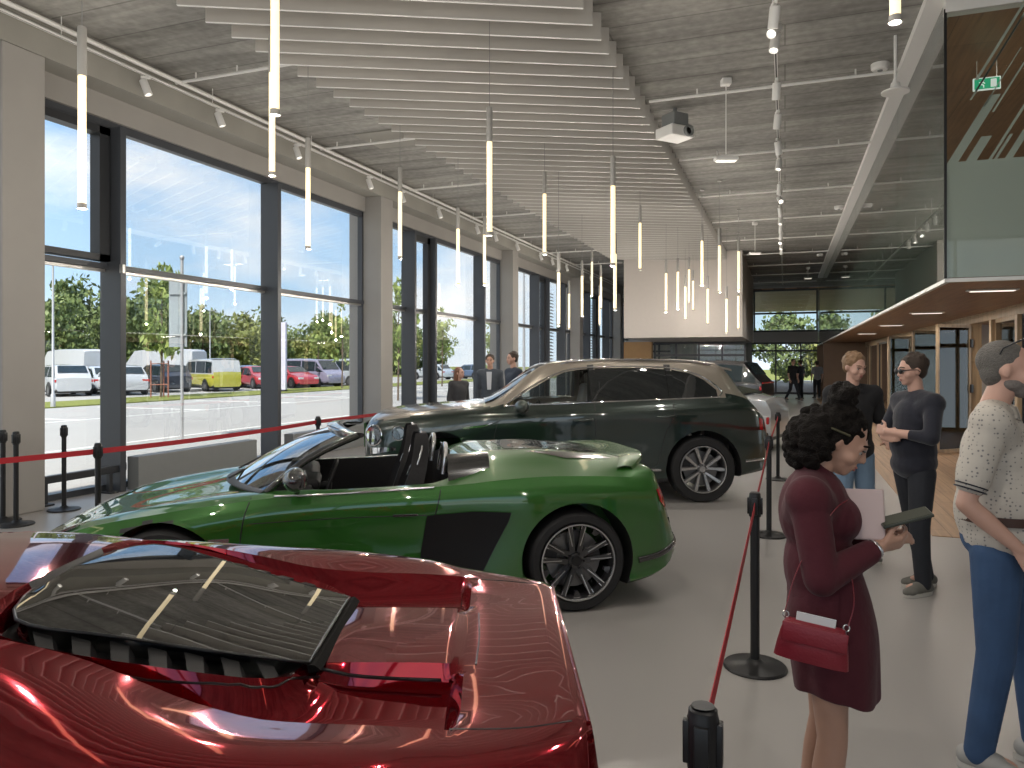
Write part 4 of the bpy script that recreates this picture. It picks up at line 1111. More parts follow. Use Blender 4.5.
        f = MB(); f.tube([(-.60, yb - .04 * s, 1.13), (-.61, yb + .06 * s, 1.135)], .025, n=8); f.build('mirror_arm', M_PLAST, mrr, smooth=60)
        f = MB(); f.sph((-.545, yb + .15 * s, 1.175), (.02, .11, .07), 16); f.build('mirror_glass', M_CHROME, mrr, smooth=60)
        # head lamps: two round clear lamps
        for (x, z, rad, nm) in ((-2.36, .83, .125, 'round_headlamp'), (-2.06, .86, .085, 'round_side_lamp')):
            h, n = ray(bv, (x, z), 'side', s)
            n = Vector((-.55 if rad > .1 else -.25, s * (.8 if rad > .1 else .95), .05)).normalized()
            q = n.to_track_quat('Z', 'Y').to_matrix().to_4x4()
            tmp = MB(); tmp.lathe([(rad, -.02), (rad * 1.02, .012), (rad * .93, .018), (rad * .88, .0), (rad * .86, -.03)], n=36)
            bmesh.ops.transform(tmp.bm, matrix=Matrix.Translation(h) @ q, verts=tmp.bm.verts); hl = tmp.build(nm, M_CHROME, root, smooth=40)
            tmp = MB(); tmp.lathe([(0, -.035), (rad * .5, -.025), (rad * .86, -.028)], n=36); tmp.lathe([(rad * .33, -.02), (rad * .36, .0), (rad * .30, .0)], n=24); tmp.lathe([(rad * .62, -.02), (rad * .65, .0), (rad * .6, .0)], n=24)
            bmesh.ops.transform(tmp.bm, matrix=Matrix.Translation(h) @ q, verts=tmp.bm.verts); tmp.build('reflector', M_LAMPW, hl, smooth=40)
            tmp = MB(); tmp.lathe([(0, .022), (rad * .6, .018), (rad * .93, .012)], n=36)
            bmesh.ops.transform(tmp.bm, matrix=Matrix.Translation(h) @ q, verts=tmp.bm.verts); tmp.build('lens', M_LENS, hl, smooth=60)
        patch('front_bumper_trim', bv, [(-2.42, .60), (-2.1, .66), (-2.1, .70), (-2.42, .68)], 'side', s, M_CHROME, root, off=.004, step=.06)
        patch('tail_lamp', bv, [(2.30, 1.02), (2.44, .97), (2.44, .84), (2.30, .88)], 'side', s, M_LAMPR, root, off=.004, step=.05)
        for x in (fa, ra): wheel(root, x, s * .975, wr, .285, .28, s, 'multi10', (mat('grey_rim', (.16, .16, .165), .3, metal=.7), M_SILV, M_DISC, M_CAL))
    patch('grille', bv, [(-.42, .62), (.42, .62), (.48, .80), (.40, .955), (-.40, .955), (-.48, .80)], 'end', -1, M_CHROME, root, off=.006, step=.08)
    for s in (-1, 1): patch('front_air_intake', bv, [(s * .16, .34), (s * .58, .34), (s * .62, .52), (s * .16, .52)], 'end', -1, M_PLAST, root, off=.004, step=.08)
    f = MB()
    for k in range(17):
        y = -.40 + .05 * k; f.box((-2.53, y, .79), (.03, .012, .30))
    f.build('grille_bars', M_CHROME, root)
    # windscreen and rear screen
    patch('windscreen', bv, [(-1.04, -.66), (-.28, -.52), (-.28, .52), (-1.04, .66)], 'top', 1, M_CLEARG, root, off=.003, step=.1)
    patch('rear_screen', bv, [(1.96, -.50), (2.15, -.55), (2.15, .55), (1.96, .50)], 'top', 1, M_CGLASS, root, off=.004, step=.1)
    f = MB(); f.prism([(1.82, 1.675), (2.08, 1.61), (2.09, 1.585), (1.86, 1.63)], -.55, .55); f.build('roof_spoiler', TAN, root, smooth=30)
    for s in (-1, 1): f = MB(); f.tube(spline([(-.1, s * .60, 1.67), (.1, s * .60, 1.715), (.9, s * .61, 1.73), (1.6, s * .59, 1.70), (1.8, s * .58, 1.66)], 4), .014, n=8); f.build('roof_rail', M_CHROME, root, smooth=60)
    surf_line('bonnet_gap', bv, [(-2.38, .52), (-2., .66), (-1.5, .73), (-1.1, .75)], 'top', 1, .003, M_BLACK, root); surf_line('bonnet_gap', bv, [(-2.38, -.52), (-2., -.66), (-1.5, -.73), (-1.1, -.75)], 'top', 1, .003, M_BLACK, root)
    # cabin
    f = MB(); f.bb((-1., -.79, .42), (2.1, .79, .5)); f.build('cabin_floor', M_PLAST, root)
    for x in (.05, 1.05):
        for y in (-.38, .38):
            f = MB(); f.box((x, y, .80), (.5, .5, .16), bev=.05); f.box((x + .28, y, 1.10), (.14, .46, .62), rot=Euler((0, .2, 0)), bev=.05); f.box((x + .36, y, 1.47), (.09, .26, .17), bev=.035)
            f.build('seat', M_LEATHC, root, smooth=40)
    f = MB(); f.box((-.72, 0, .98), (.4, 1.25, .24), bev=.06); f.build('dashboard', M_LEATHB, root, smooth=40)
    f = MB(); f.tube([Vector((-.40 + .05 * math.sin(a), -.38 + .18 * math.cos(a), 1.03 + .18 * math.sin(a))) for a in [k * PI / 10 for k in range(20)]], .014, n=8, closed=True); f.build('steering_wheel', M_LEATHB, root, smooth=60)
    # tail: number plate recess, bumper
    f = MB(); f.box((2.47, 0, .78), (.03, .52, .12), bev=.004); f.build('number_plate', M_LINE, root)
    return root
suv = make_suv()
# near rear wheel stands at W(2.30, 8.92)
def place_by(root, rz, local, world):
    q = Matrix.Rotation(rz, 4, 'Z'); p = Vector((world.x, world.y, 0)) - (q @ Vector((local[0], local[1], 0)))
    root.location = (p.x, p.y, 0); root.rotation_euler.z = rz
place_by(suv, YAW + R_(3.5), (1.5875, -.95), W(2.31, 8.95))
# ================================================================ green roadster
def make_roadster():
    G = mat('bright_green_paint', (.024, .115, .016), .35, metal=.25, spec=.2, coat=1., coatr=.015)
    CARB = mat('gloss_carbon', (.012, .013, .014), .2, coat=1., coatr=.03)
    root = empty('roadster_car', (0, 0, 0), 0, 'bright green open-top roadster with black side blade and black spoked wheels', 'car')
    X = [-2.27, -2.20, -2.05, -1.75, -1.325, -.95, -.6, -.1, .35, .62, .80, 1.15, 1.5, 1.85, 2.02, 2.12]
    T = lambda *v: tab(X, v)
    #        nose  
    lines = [
        (None,                                                                                       T(.47, .54, .61, .69, .77, .84, .88, .88, .90, 1.00, 1.045, 1.045, 1.02, .985, .955, .90)),
        (T(.40, .44, .46, .46, .46, .46, .46, .46, .46, .44, .44, .44, .45, .46, .46, .42),               T(.47, .54, .61, .69, .765, .83, .87, .88, .90, .99, 1.035, 1.04, 1.015, .985, .955, .90)),
        (T(.52, .62, .67, .70, .72, .74, .78, .78, .78, .74, .72, .72, .74, .76, .76, .66),               T(.46, .52, .60, .72, .80, .845, .865, .87, .885, .93, .96, .965, .955, .945, .93, .88)),
        (T(.60, .74, .82, .87, .88, .88, .885, .89, .89, .89, .89, .90, .905, .88, .84, .72),             T(.43, .48, .56, .70, .77, .815, .845, .86, .875, .89, .905, .92, .91, .88, .86, .84)),
        (T(.64, .80, .89, .94, .955, .94, .93, .93, .935, .94, .95, .97, .97, .94, .89, .77),             T(.38, .42, .50, .60, .67, .71, .735, .755, .77, .78, .79, .80, .79, .76, .74, .72)),
        (T(.64, .81, .90, .95, .965, .935, .92, .92, .925, .93, .945, .97, .975, .95, .90, .79),          T(.30, .32, .36, .41, .46, .48, .49, .50, .51, .52, .53, .55, .55, .54, .53, .52)),
        (T(.60, .78, .88, .93, .95, .945, .945, .945, .945, .945, .95, .955, .955, .94, .89, .79),        T(.20, .19, .18, .18, .18, .17, .17, .17, .17, .17, .18, .19, .22, .28, .32, .36)),
        (T(.50, .66, .78, .86, .88, .88, .88, .88, .88, .88, .88, .88, .88, .86, .80, .70),               T(.15, .14, .13, .12, .12, .12, .12, .12, .12, .12, .12, .12, .14, .19, .24, .30)),
        (None,                                                                                       T(.15, .14, .13, .12, .12, .12, .12, .12, .12, .12, .12, .12, .14, .19, .24, .30))]
    xs = sorted(set([-2.27, -2.25, -2.22] + [round(-2.20 + .06 * k, 3) for k in range(72)] + [2.09, 2.12]))
    body = loft_body('body', lines, xs, [3], 4, [G, M_PLAST, M_LEATHB], root, 40, dx=lambda k, x: -.13 * max(0, (x - 1.7) / .42) ** 1.5 * (1, 1, 1, .95, .75, .35, .1, .3, .3)[k])
    bv = bvh_of(body); fa, ra, wr = -1.325, 1.325, .338; cs = []
    for x in (fa, ra):
        for s in (-1, 1):
            f = MB(); f.cyl((x, s * .60, wr + .012), (x, s * 1.2, wr + .012), .395 if x > 0 else .375, n=56); cs.append(cutter(f))
    f = MB(); o_ = [(-.78, -.62), (-.70, -.74), (-.3, -.79), (.35, -.79), (.52, -.70), (.58, -.55), (.58, .55), (.52, .70), (.35, .79), (-.3, .79), (-.70, .74), (-.78, .62)]
    f.prism(o_, .32, 1.4, plane='XY'); cs.append(cutter(f))
    cut(body, cs); resmooth(body, 32)
    strip_colors(body, lambda c, n: min(math.hypot(c.x - fa, c.z - wr) - .378, math.hypot(c.x - ra, c.z - wr) - .398) < .018 and .58 < abs(c.y) < .965 and abs(n.y) < .9 and c.z > .1, 1)
    strip_colors(body, lambda c, n: abs(c.y) < .80 and -.80 < c.x < .60 and (abs(n.z) < .5 or c.z < .4) and c.z < .95, 2)
    strip_colors(body, lambda c, n: c.z < .145, 1)
    silver = M_SILV
    for s in (-1, 1):
        # side blade and its air inlet
        patch('side_blade', bv, [(.30, .70), (.60, .715), (.86, .70), (.84, .64), (.66, .30), (.56, .24), (.24, .24), (.26, .46)], 'side', s, mat('matt_carbon', (.010, .010, .011), .35, spec=.3), root, off=.012, step=.05)
        surf_line('door_gap', bv, [(-.80, .20), (-.86, .45), (-.84, .70), (-.80, .84)], 'side', s, .0045, M_BLACK, root, off=-.001)
        surf_line('door_gap', bv, [(.28, .20), (.30, .46), (.36, .72), (.40, .88)], 'side', s, .0045, M_BLACK, root, off=-.001)
        surf_line('door_crease', bv, [(-.80, .695), (-.2, .705), (.30, .70)], 'side', s, .004, M_BLACK, root, off=-.002)
        surf_line('sill_gap', bv, [(-.85, .22), (0, .22), (.6, .22)], 'side', s, .004, M_BLACK, root)
        surf_line('belt_trim', bv, [(-.66, .845), (-.1, .857), (.35, .872)], 'side', s, .007, silver, root, off=.006)
        f = MB(); f.box((.16, s * .935, .705), (.16, .012, .016), bev=.004); f.build('door_handle', CARB, root)
        f = MB(); f.box((-.98, s * .945, .60), (.12, .008, .022)); f.build('fender_badge', silver, root)
        # mirror
        f = MB(); f.sph((-.52, s * 1.03, .975), (.075, .115, .075), 24); f.box((-.485, s * 1.03, .975), (.05, .19, .11), bev=.02); m_ = f.build('wing_mirror', CARB, root, smooth=50)
        f = MB(); f.tube([(-.52, s * .86, .87), (-.53, s * .92, .92), (-.52, s * .98, .94)], .02, n=8); f.build('mirror_arm', CARB, m_, smooth=60)
        f = MB(); f.box((-.459, s * 1.03, .978), (.004, .15, .08), bev=.001); f.build('mirror_glass', M_CHROME, m_)
        for x in (fa, ra): wheel(root, x, s * (.965 if x > 0 else .95), wr, .262, .27 if x > 0 else .24, s, 'double5', (M_DKRIM, M_SILV, M_DISC, M_CAL))
        # lamps
        patch('headlamp', bv, [(-2.12, s * .50), (-1.86, s * .60), (-1.80, s * .80), (-1.98, s * .82), (-2.10, s * .74)], 'top', 1, M_LENS, root, off=.006, step=.05)
        patch('headlamp_inner', bv, [(-2.10, s * .52), (-1.88, s * .62), (-1.82, s * .79), (-1.97, s * .80), (-2.08, s * .73)], 'top', 1, M_CHROME, root, off=.002, step=.05)
        patch('tail_lamp', bv, [(s * .42, .80), (s * .72, .80), (s * .84, .72), (s * .80, .66), (s * .42, .70)], 'end', 1, M_LAMPR, root, off=.006, step=.05)
        patch('tail_lamp_wrap', bv, [(1.92, .80), (2.08, .80), (2.10, .70), (2.0, .66), (1.94, .72)], 'side', s, M_LAMPR, root, off=.005, step=.04)
        patch('front_air_intake', bv, [(s * .38, .22), (s * .76, .24), (s * .80, .40), (s * .44, .38)], 'end', -1, M_PLAST, root, off=.004, step=.06)
        patch('rear_vent', bv, [(s * .40, .34), (s * .76, .38), (s * .80, .58), (s * .42, .56)], 'end', 1, M_PLAST, root, off=.006, step=.06)
        # shapely rear bumper corner
        f = MB(); f.tube(spline([(1.76, s * .96, .33), (1.94, s * .93, .36), (2.08, s * .82, .40), (2.15, s * .62, .42)], 6), .022, n=8); f.build('bumper_blade', CARB, root, smooth=60)
    patch('grille', bv, [(-.42, .20), (.42, .20), (.52, .33), (.40, .42), (-.40, .42), (-.52, .33)], 'end', -1, M_PLAST, root, off=.004, step=.06)
    # black engine deck strakes
    patch('engine_cover', bv, [(.95, -.30), (1.60, -.38), (1.70, -.28), (1.70, .28), (1.60, .38), (.95, .30)], 'top', 1, CARB, root, off=.003, step=.06)
    for s in (-1, 1):
        patch('deck_vent', bv, [(1.06, s * .44), (1.62, s * .47), (1.70, s * .58), (1.34, s * .60)], 'top', 1, CARB, root, off=.004, step=.05)
    # fixed rear wing lip
    f = MB(); rows = []
    for i in range(21):
        y = -.80 + i * .08; e = (abs(y) / .80) ** 3
        h, n = ray(bv, (1.86 - .12 * e, y * .97), 'top', 1)
        x0 = 1.80 - .14 * e; x1 = 2.03 - .26 * e; z = (h.z if h else .93)
        rows.append([(x0, y, z + .004), ((x0 + x1) / 2, y, z + .022), (x1, y, z + .030 - .02 * e), (x1 + .01, y, z + .01 - .02 * e), (x1 - .03, y, z - .03)])
    f.grid(rows); f.build('rear_spoiler', G, root, smooth=50)
    # windscreen
    nW = 17; base = []; top = []
    for i in range(nW):
        a = -1 + 2 * i / (nW - 1)
        base.append(Vector((-1.02 + .30 * a * a, .76 * a, .865 - .01 * a * a))); top.append(Vector((-.30 + .16 * a * a, .585 * a, 1.225 - .03 * a * a)))
    f = MB(); rows = []
    for k in range(7):
        t = k / 6; rows.append([b.lerp(c, t) + Vector((-.03, 0, .03)) * math.sin(PI * t) for b, c in zip(base, top)])
    f.grid(rows); f.build('windscreen', glass_mat('windscreen_glass', (.5, .54, .54), 1.6, boost=2.2), root, smooth=60)
    for j, (nm) in ((0, 'windscreen_pillar'), (-1, 'windscreen_pillar')):
        f = MB(); f.tube([b for b in [r_[j] for r_ in rows]], .026, n=10); f.build(nm, CARB, root, smooth=60)
    f = MB(); f.tube(top, .030, n=10, flat=(.10, .035)); f.build('windscreen_header', CARB, root, smooth=60)
    f = MB(); f.tube(base, .02, n=8, flat=(.08, .02)); f.build('cowl', M_PLAST, root, smooth=60)
    for y in (-.25, .25): f = MB(); f.tube([(-1.02, y, .885), (-.86, y + .25, .95), (-.76, y + .42, .985)], .008, n=6); f.build('wiper', M_BLACK, root)
    f = MB(); f.box((-.22, 0, 1.16), (.03, .2, .06), bev=.012); f.build('rear_view_mirror', M_PLAST, root)
    # cockpit
    f = MB(); f.box((-.60, 0, .80), (.34, 1.36, .16), bev=.05); f.box((-.52, -.36, .86), (.26, .42, .08), bev=.03); f.build('dashboard', M_LEATHB, root, smooth=50)
    f = MB(); f.tube([Vector((-.34 + .06 * math.sin(a), -.36 + .175 * math.cos(a), .83 + .17 * math.sin(a))) for a in [k * PI / 12 for k in range(24)]], .015, n=8, closed=True)
    f.box((-.33, -.36, .83), (.03, .30, .05), bev=.01); f.cyl((-.34, -.36, .83), (-.5, -.36, .80), .03); f.build('steering_wheel', M_LEATHB, root, smooth=60)
    f = MB(); f.box((-.05, 0, .44), (.9, .24, .26), bev=.05); f.build('centre_console', M_LEATHB, root, smooth=50)
    for y in (-.37, .37):
        st_ = empty('seat', (.03, y, .31), 0, parent=root)
        f = MB(); f.box((-.06, 0, .10), (.52, .46, .16), bev=.06); f.build('cushion', M_LEATHB, st_, smooth=50)
        f = MB(); rows = []
        for (x, w_, z, d) in ((.10, .24, .10, .12), (.16, .255, .30, .12), (.22, .25, .50, .10), (.265, .18, .64, .09), (.29, .13, .76, .08), (.295, .12, .84, .07), (.30, .08, .88, .04)):
            rows.append([(x - d * .5 * (1 - abs(c) * .5) + (.0 if abs(c) < .9 else -.05), w_ * c, z) for c in (-1, -.8, -.4, 0, .4, .8, 1)] + [(x + d * .5, w_ * c, z) for c in (1, .5, 0, -.5, -1)])
        V = f.grid(rows, closed=True); f.bm.faces.new(V[-1]); f.bm.faces.new(V[0][::-1]); f.build('backrest', M_LEATHB, st_, smooth=60)
        f = MB(); f.tube(spline([(.20, -.17, .55), (.275, -.14, .76), (.285, 0, .885), (.275, .14, .76), (.20, .17, .55)], 6), .008, n=8); f.build('seat_piping', M_SILV, st_, smooth=60)
        f = MB(); f.tube(spline([(.46, y - .13, .90), (.48, y - .115, 1.04), (.49, y, 1.10), (.48, y + .115, 1.04), (.46, y + .13, .90)], 6), .018, n=10); f.build('roll_hoop', M_SILV, root, smooth=60)
    f = MB(); f.box((.535, 0, .95), (.015, .50, .20), bev=.004); f.build('wind_deflector', M_CLEARG, root)
    # black wraparound behind the seats
    for s in (-1, 1):
        f = MB(); rows = []
        for i in range(9):
            a = i / 8; x = .46 + .30 * a
            rows.append([(x, s * (.80 - .05 * a), .895), (x, s * (.76 - .06 * a), .96), (x + .01, s * (.68 - .06 * a), 1.01 + .02 * a), (x + .02, s * (.56 - .04 * a), 1.05)])
        f.grid(rows); f.build('cockpit_surround', CARB, root, smooth=60)
    f = MB(); f.box((2.13, 0, .62), (.02, .52, .11)); f.build('number_plate', M_PLAST, root)
    for s in (-1, 1): f = MB(); f.lathe([(.04, 0), (.055, .0), (.055, .06), (.04, .06)], (2.05, s * .56, .33), 24, 'X', cap=False); f.build('exhaust_tip', M_CHROME, root, smooth=50)
    return root
rd = make_roadster()
place_by(rd, YAW + R_(12.5), (1.325, -.955), W(.45, 5.03))

# ================================================================ red supercar nearest the viewer
def make_supercar():
    RD = mat('deep_red_paint', (.31, .006, .016), .06, metal=.9, coat=1., coatr=.008); RD.node_tree.nodes['Principled BSDF'].inputs['Coat IOR'].default_value = 1.42
    root = empty('supercar', (0, 0, 0), 0, 'deep red mid-engined supercar nearest the viewer, glass engine cover facing up', 'car')
    X = [-4.32, -4.22, -4.0, -3.6, -3.2, -2.75, -2.1, -1.6, -1.27, -1.20, -1.0, -.85, -.70, -.52, -.30, -.17, -.13, .02, .13, .17]
    T = lambda *v: tab(X, v)
    lines = [
     (None,  T(.40, .46, .53, .62, .72, .84, 1.12, 1.145, 1.125, .90, .84, .84, .84, .925, .922, .918, .905, .900, .902, .895)),
     (T(.2, .2, .22, .22, .22, .22, .22, .22, .24, .24, .24, .24, .24, .215, .215, .215, .20, .2, .2, .2), T(.40, .46, .53, .62, .72, .84, 1.118, 1.143, 1.122, .90, .84, .84, .84, .920, .918, .914, .905, .900, .902, .895)),
     ([(-4.32, .3), (-4., .38), (-3.2, .4), (-2.1, .38), (-1.6, .38), (-1.27, .40), (-1.2, .425), (-1.1, .443), (-1., .442), (-.85, .422), (-.65, .385), (-.57, .345), (-.52, .28), (-.49, .238), (-.3, .232), (-.17, .232), (-.13, .30), (.17, .3)], [(-4.32, .40), (-4.22, .455), (-4., .53), (-3.6, .63), (-3.2, .72), (-2.75, .83), (-2.1, 1.10), (-1.6, 1.13), (-1.27, 1.10), (-1.2, 1.08), (-1., 1.035), (-.85, 1.0), (-.65, .955), (-.57, .935), (-.52, .92), (-.49, .875), (-.3, .858), (-.17, .852), (-.13, .904), (.02, .899), (.13, .901), (.17, .894)]),
     (T(.42, .48, .50, .52, .52, .52, .44, .44, .43, .435, .45, .455, .46, .47, .47, .47, .42, .42, .40, .38), T(.395, .45, .54, .66, .745, .83, 1.08, 1.115, 1.09, 1.04, .96, .90, .86, .835, .835, .84, .903, .899, .901, .893)),
     (T(.55, .62, .66, .68, .68, .66, .50, .48, .445, .45, .47, .50, .53, .56, .565, .565, .56, .54, .51, .47), T(.39, .44, .55, .70, .80, .83, 1.05, 1.09, 1.085, 1.08, 1.045, 1.005, .962, .935, .925, .915, .91, .903, .90, .892)),
     (T(.64, .74, .80, .83, .83, .80, .60, .58, .60, .62, .66, .70, .735, .75, .745, .72, .71, .66, .60, .55), T(.36, .41, .53, .69, .79, .81, 1.0, 1.035, 1.04, 1.035, 1.015, .995, .975, .955, .93, .905, .90, .888, .880, .872)),
     (T(.68, .80, .88, .92, .92, .88, .74, .78, .84, .86, .90, .92, .935, .94, .93, .91, .90, .86, .79, .72), T(.31, .36, .45, .60, .70, .72, .84, .88, .90, .90, .90, .895, .885, .865, .83, .80, .795, .78, .77, .765)),
     (T(.70, .84, .92, .96, .97, .93, .92, .93, .96, .965, .975, .98, .985, .985, .975, .95, .945, .90, .83, .76), T(.26, .29, .33, .40, .46, .50, .58, .60, .62, .62, .63, .64, .64, .64, .62, .60, .60, .59, .58, .58)),
     (T(.68, .82, .90, .95, .96, .95, .95, .95, .96, .96, .965, .97, .97, .97, .96, .94, .935, .90, .84, .78), T(.18, .17, .16, .16, .16, .16, .16, .16, .17, .17, .17, .18, .18, .2, .24, .27, .28, .32, .36, .38)),
     (None, T(.15, .13, .12, .12, .12, .12, .12, .12, .12, .12, .12, .12, .13, .15, .18, .2, .21, .25, .29, .31))]
    xs = [-4.32, -4.30, -4.27, -4.22] + [-4.22 + .07 * k for k in range(1, 42)] + [-1.30, -1.27, -1.25, -1.225, -1.20] + [-1.15 + .05 * k for k in range(0, 19)] + [-.23, -.19, -.17, -.158, -.145, -.13, -.10, -.06, -.02, .02, .06, .10, .13, .15, .165, .17]
    xs = sorted(set(round(x, 3) for x in xs))
    xs = [x for i, x in enumerate(xs) if i == 0 or x - xs[i - 1] > .008]
    body = loft_body('body', lines, xs, [1, 2, 4], 4, [RD, M_BLACK], root, 38)
    bv = bvh_of(body); fa, ra, wr = -3.35, -.75, .34; cs = []
    for x in (fa, ra):
        for s in (-1, 1):
            f = MB(); f.cyl((x, s * .62, wr + .012), (x, s * 1.2, wr + .012), .385, n=48); cs.append(cutter(f))
    cut(body, cs); resmooth(body, 34)
    strip_colors(body, lambda c, n: min(math.hypot(c.x - fa, c.z - wr), math.hypot(c.x - ra, c.z - wr)) < .395 and abs(n.y) < .9 and .6 < abs(c.y) < .98, 1)
    strip_colors(body, lambda c, n: abs(c.y) < .40 and -1.262 < c.x < -.545 and abs(c.y) < interp([(-1.26, .20), (-1.2, .34), (-1.1, .39), (-1., .40), (-.7, .36), (-.545, .24)], c.x), 1)
    # engine glass
    M_EG = glass_mat('engine_cover_glass', (.30, .32, .31), 1.55, boost=1.7)
    def gw(s): return interp([(-1.275, .10), (-1.255, .22), (-1.225, .31), (-1.18, .365), (-1.13, .375), (-1.0, .35), (-.52, .262)], s)
    def gz(s): return interp([(-1.275, 1.108), (-1.0, 1.05), (-.75, .99), (-.52, .94)], s)
    f = MB(); rows = []
    for i in range(17):
        s = -1.275 + (.755) * (i / 16) ** 1.3; w_ = gw(s)
        rows.append([(s, w_ * c, gz(s) + .006 * (1 - c * c)) for c in (-1, -.75, -.5, -.25, 0, .25, .5, .75, 1)])
    V = f.grid(rows)
    ex = bmesh.ops.extrude_face_region(f.bm, geom=f.bm.faces[:]); bmesh.ops.translate(f.bm, verts=[v for v in ex['geom'] if isinstance(v, bmesh.types.BMVert)], vec=(0, 0, -.003))
    f.build('engine_cover_glass', M_EG, root, smooth=30)
    # thin seal round the glass and a dark rear edge
    loop = [r_[0] for r_ in rows] + rows[-1][1:] + [r_[-1] for r_ in rows[::-1]] + rows[0][::-1][1:]
    f = MB(); f.tube([Vector(p) + Vector((0, 0, -.003)) for p in loop[:-1]], .0045, n=6, closed=True); f.build('glass_seal', M_BLACK, root, smooth=60)
    f = MB(); f.prism([(-.525, .936), (-.505, .936), (-.488, .922), (-.52, .915)], -.272, .272); f.build('rear_edge_strip', mat('dead_black', (.004, .004, .004), .8, spec=.1), root)
    # louvre panels beside the glass
    E1 = [(-1.27, .40), (-1.2, .423), (-1.1, .441), (-1., .440), (-.85, .42), (-.65, .383), (-.57, .343), (-.52, .285), (-.49, .24)]
    EZ = [(-1.27, 1.10), (-1.2, 1.08), (-1., 1.035), (-.85, 1.0), (-.65, .955), (-.57, .935), (-.49, .915)]
    for sd in (-1, 1):
        f = MB(); rows = []
        for i in range(24):
            s = -1.25 + .73 * i / 23; w0 = gw(s) - .01; w1 = max(interp(E1, s), w0 + .004); z1 = interp(EZ, s)
            rows.append([(s, sd * w0, gz(s) - .05), (s, sd * (w0 * .5 + w1 * .5), (gz(s) + z1) / 2 - .045), (s, sd * (w1 + .003), z1 - .004)])
        f.grid(rows); f.build('louvre_panel', M_BLACK, root, smooth=50)
        for i in range(7):
            s = -1.13 + .082 * i; w0 = gw(s) + .002; w1 = interp(E1, s + .05) - .012
            z0 = gz(s) - .012; z1 = interp(EZ, s + .05) - .004
            f = MB(); A = [(s - .01, sd * w0, z0), (s + .035, sd * w0, z0 - .012), (s + .07, sd * w1, z1 - .012), (s + .03, sd * w1, z1 - .002)]
            B = [(a[0] + .014, a[1], a[2] - .025) for a in A]
            f.face(A); f.face(B[::-1])
            for k in range(4): f.face([A[k], A[(k + 1) % 4], B[(k + 1) % 4], B[k]])
            f.build('louvre', mat('louvre_black', (.012, .012, .013), .5, spec=.25), root)
    # engine under the glass
    f = MB(); f.bb((-1.15, -.22, .84), (-.62, .22, .90), bev=.02)
    for y in (-.13, .13):
        f.tube(spline([(-1.1, y, .93), (-.9, y * 1.1, .95), (-.7, y, .93)], 5), .045, n=10)
    f.build('engine', mat('engine_grey', (.10, .10, .10), .4, metal=.6), root, smooth=50)
    f = MB(); f.lathe([(0, .0), (.05, .0), (.055, -.01), (.03, -.03)], (-.72, -.03, .94), 24); f.build('filler_cap', M_CHROME, root, smooth=40)
    # spine panel gap lines and tail panel
    for sd in (-1, 1):
        surf_line('panel_gap', bv, [(-.50, sd * .226), (-.30, sd * .226), (-.19, sd * .226)], 'top', 1, .005, M_BLACK, root, off=-.001)
        surf_line('panel_gap', bv, [(-.50, sd * .24), (-.57, sd * .352), (-.65, sd * .393), (-.85, sd * .43), (-1.1, sd * .450), (-1.2, sd * .432)], 'top', 1, .0035, M_BLACK, root, off=-.001)
    surf_line('panel_gap', bv, [(-.10, -.20), (-.095, 0), (-.10, .20)], 'top', 1, .003, M_BLACK, root, off=-.001)
    f = MB(); P_ = []
    for sd in (-1, 1):
        surf_line('panel_gap', bv, [(-.15, sd * .555), (.0, sd * .54), (.12, sd * .505)], 'top', 1, .003, M_BLACK, root, off=-.001)
    # bright bevelled tail lip
    f = MB(); pts = []
    for i in range(21):
        y = -.50 + i * .05; s = .165 - .0 * y
        h, n = ray(bv, (s - .012, y), 'top', 1)
        if h: pts.append(h + Vector((.006, 0, .0)))
    f.tube(pts, .005, n=8); f.build('tail_lip', RD, root, smooth=60)
    # rear face: grille, lamps, plate, exhausts, diffuser
    patch('rear_grille', bv, [(-.66, .52), (.66, .52), (.70, .70), (-.70, .70)], 'end', 1, M_PLAST, root, off=.004, step=.06)
    for sd in (-1, 1):
        patch('tail_lamp', bv, [(sd * .34, .755), (sd * .68, .745), (sd * .66, .70), (sd * .34, .70)], 'end', 1, M_LAMPR, root, off=.012, step=.05)
        patch('headlamp', bv, [(-3.95, sd * .56), (-3.5, sd * .70), (-3.45, sd * .78), (-3.8, sd * .76)], 'top', 1, M_LAMPW, root, off=.004, step=.05)
        patch('side_window', bv, [(-2.55, .86), (-2.0, 1.02), (-1.65, 1.03), (-1.40, .96), (-1.6, .89)], 'side', sd, M_CGLASS, root, off=.004, step=.06)
        patch('side_air_intake', bv, [(-1.45, .50), (-1.22, .62), (-1.16, .80), (-1.30, .82), (-1.45, .70)], 'side', sd, M_PLAST, root, off=.004, step=.05)
        surf_line('door_gap', bv, [(-2.7, .25), (-2.78, .5), (-2.7, .80)], 'side', sd, .004, M_BLACK, root); surf_line('door_gap', bv, [(-1.5, .25), (-1.42, .5), (-1.52, .86)], 'side', sd, .004, M_BLACK, root)
        f = MB(); f.tube([(-2.52, sd * .80, .84), (-2.50, sd * .92, .92)], .018, n=8); f.sph((-2.49, sd * 1.0, .95), (.06, .11, .05), 20); f.build('wing_mirror', RD, root, smooth=60)
        f = MB(); f.lathe([(.045, 0), (.06, 0), (.06, .08), (.045, .08)], (.10, sd * .28, .42), 24, 'X', cap=False); f.build('exhaust_tip', M_CHROME, root, smooth=50)
        for x in (fa, ra): wheel(root, x, sd * .965, wr, .262, .28, sd, 'multi10', (M_DKRIM, M_SILV, M_DISC, M_CAL))
    f = MB(); f.bb((-.1, -.72, .20), (.14, .72, .27), bev=.01)
    for k in range(5): f.bb((-.1, -.5 + .25 * k - .006, .14), (.17, -.5 + .25 * k + .006, .27))
    f.build('diffuser', M_PLAST, root)
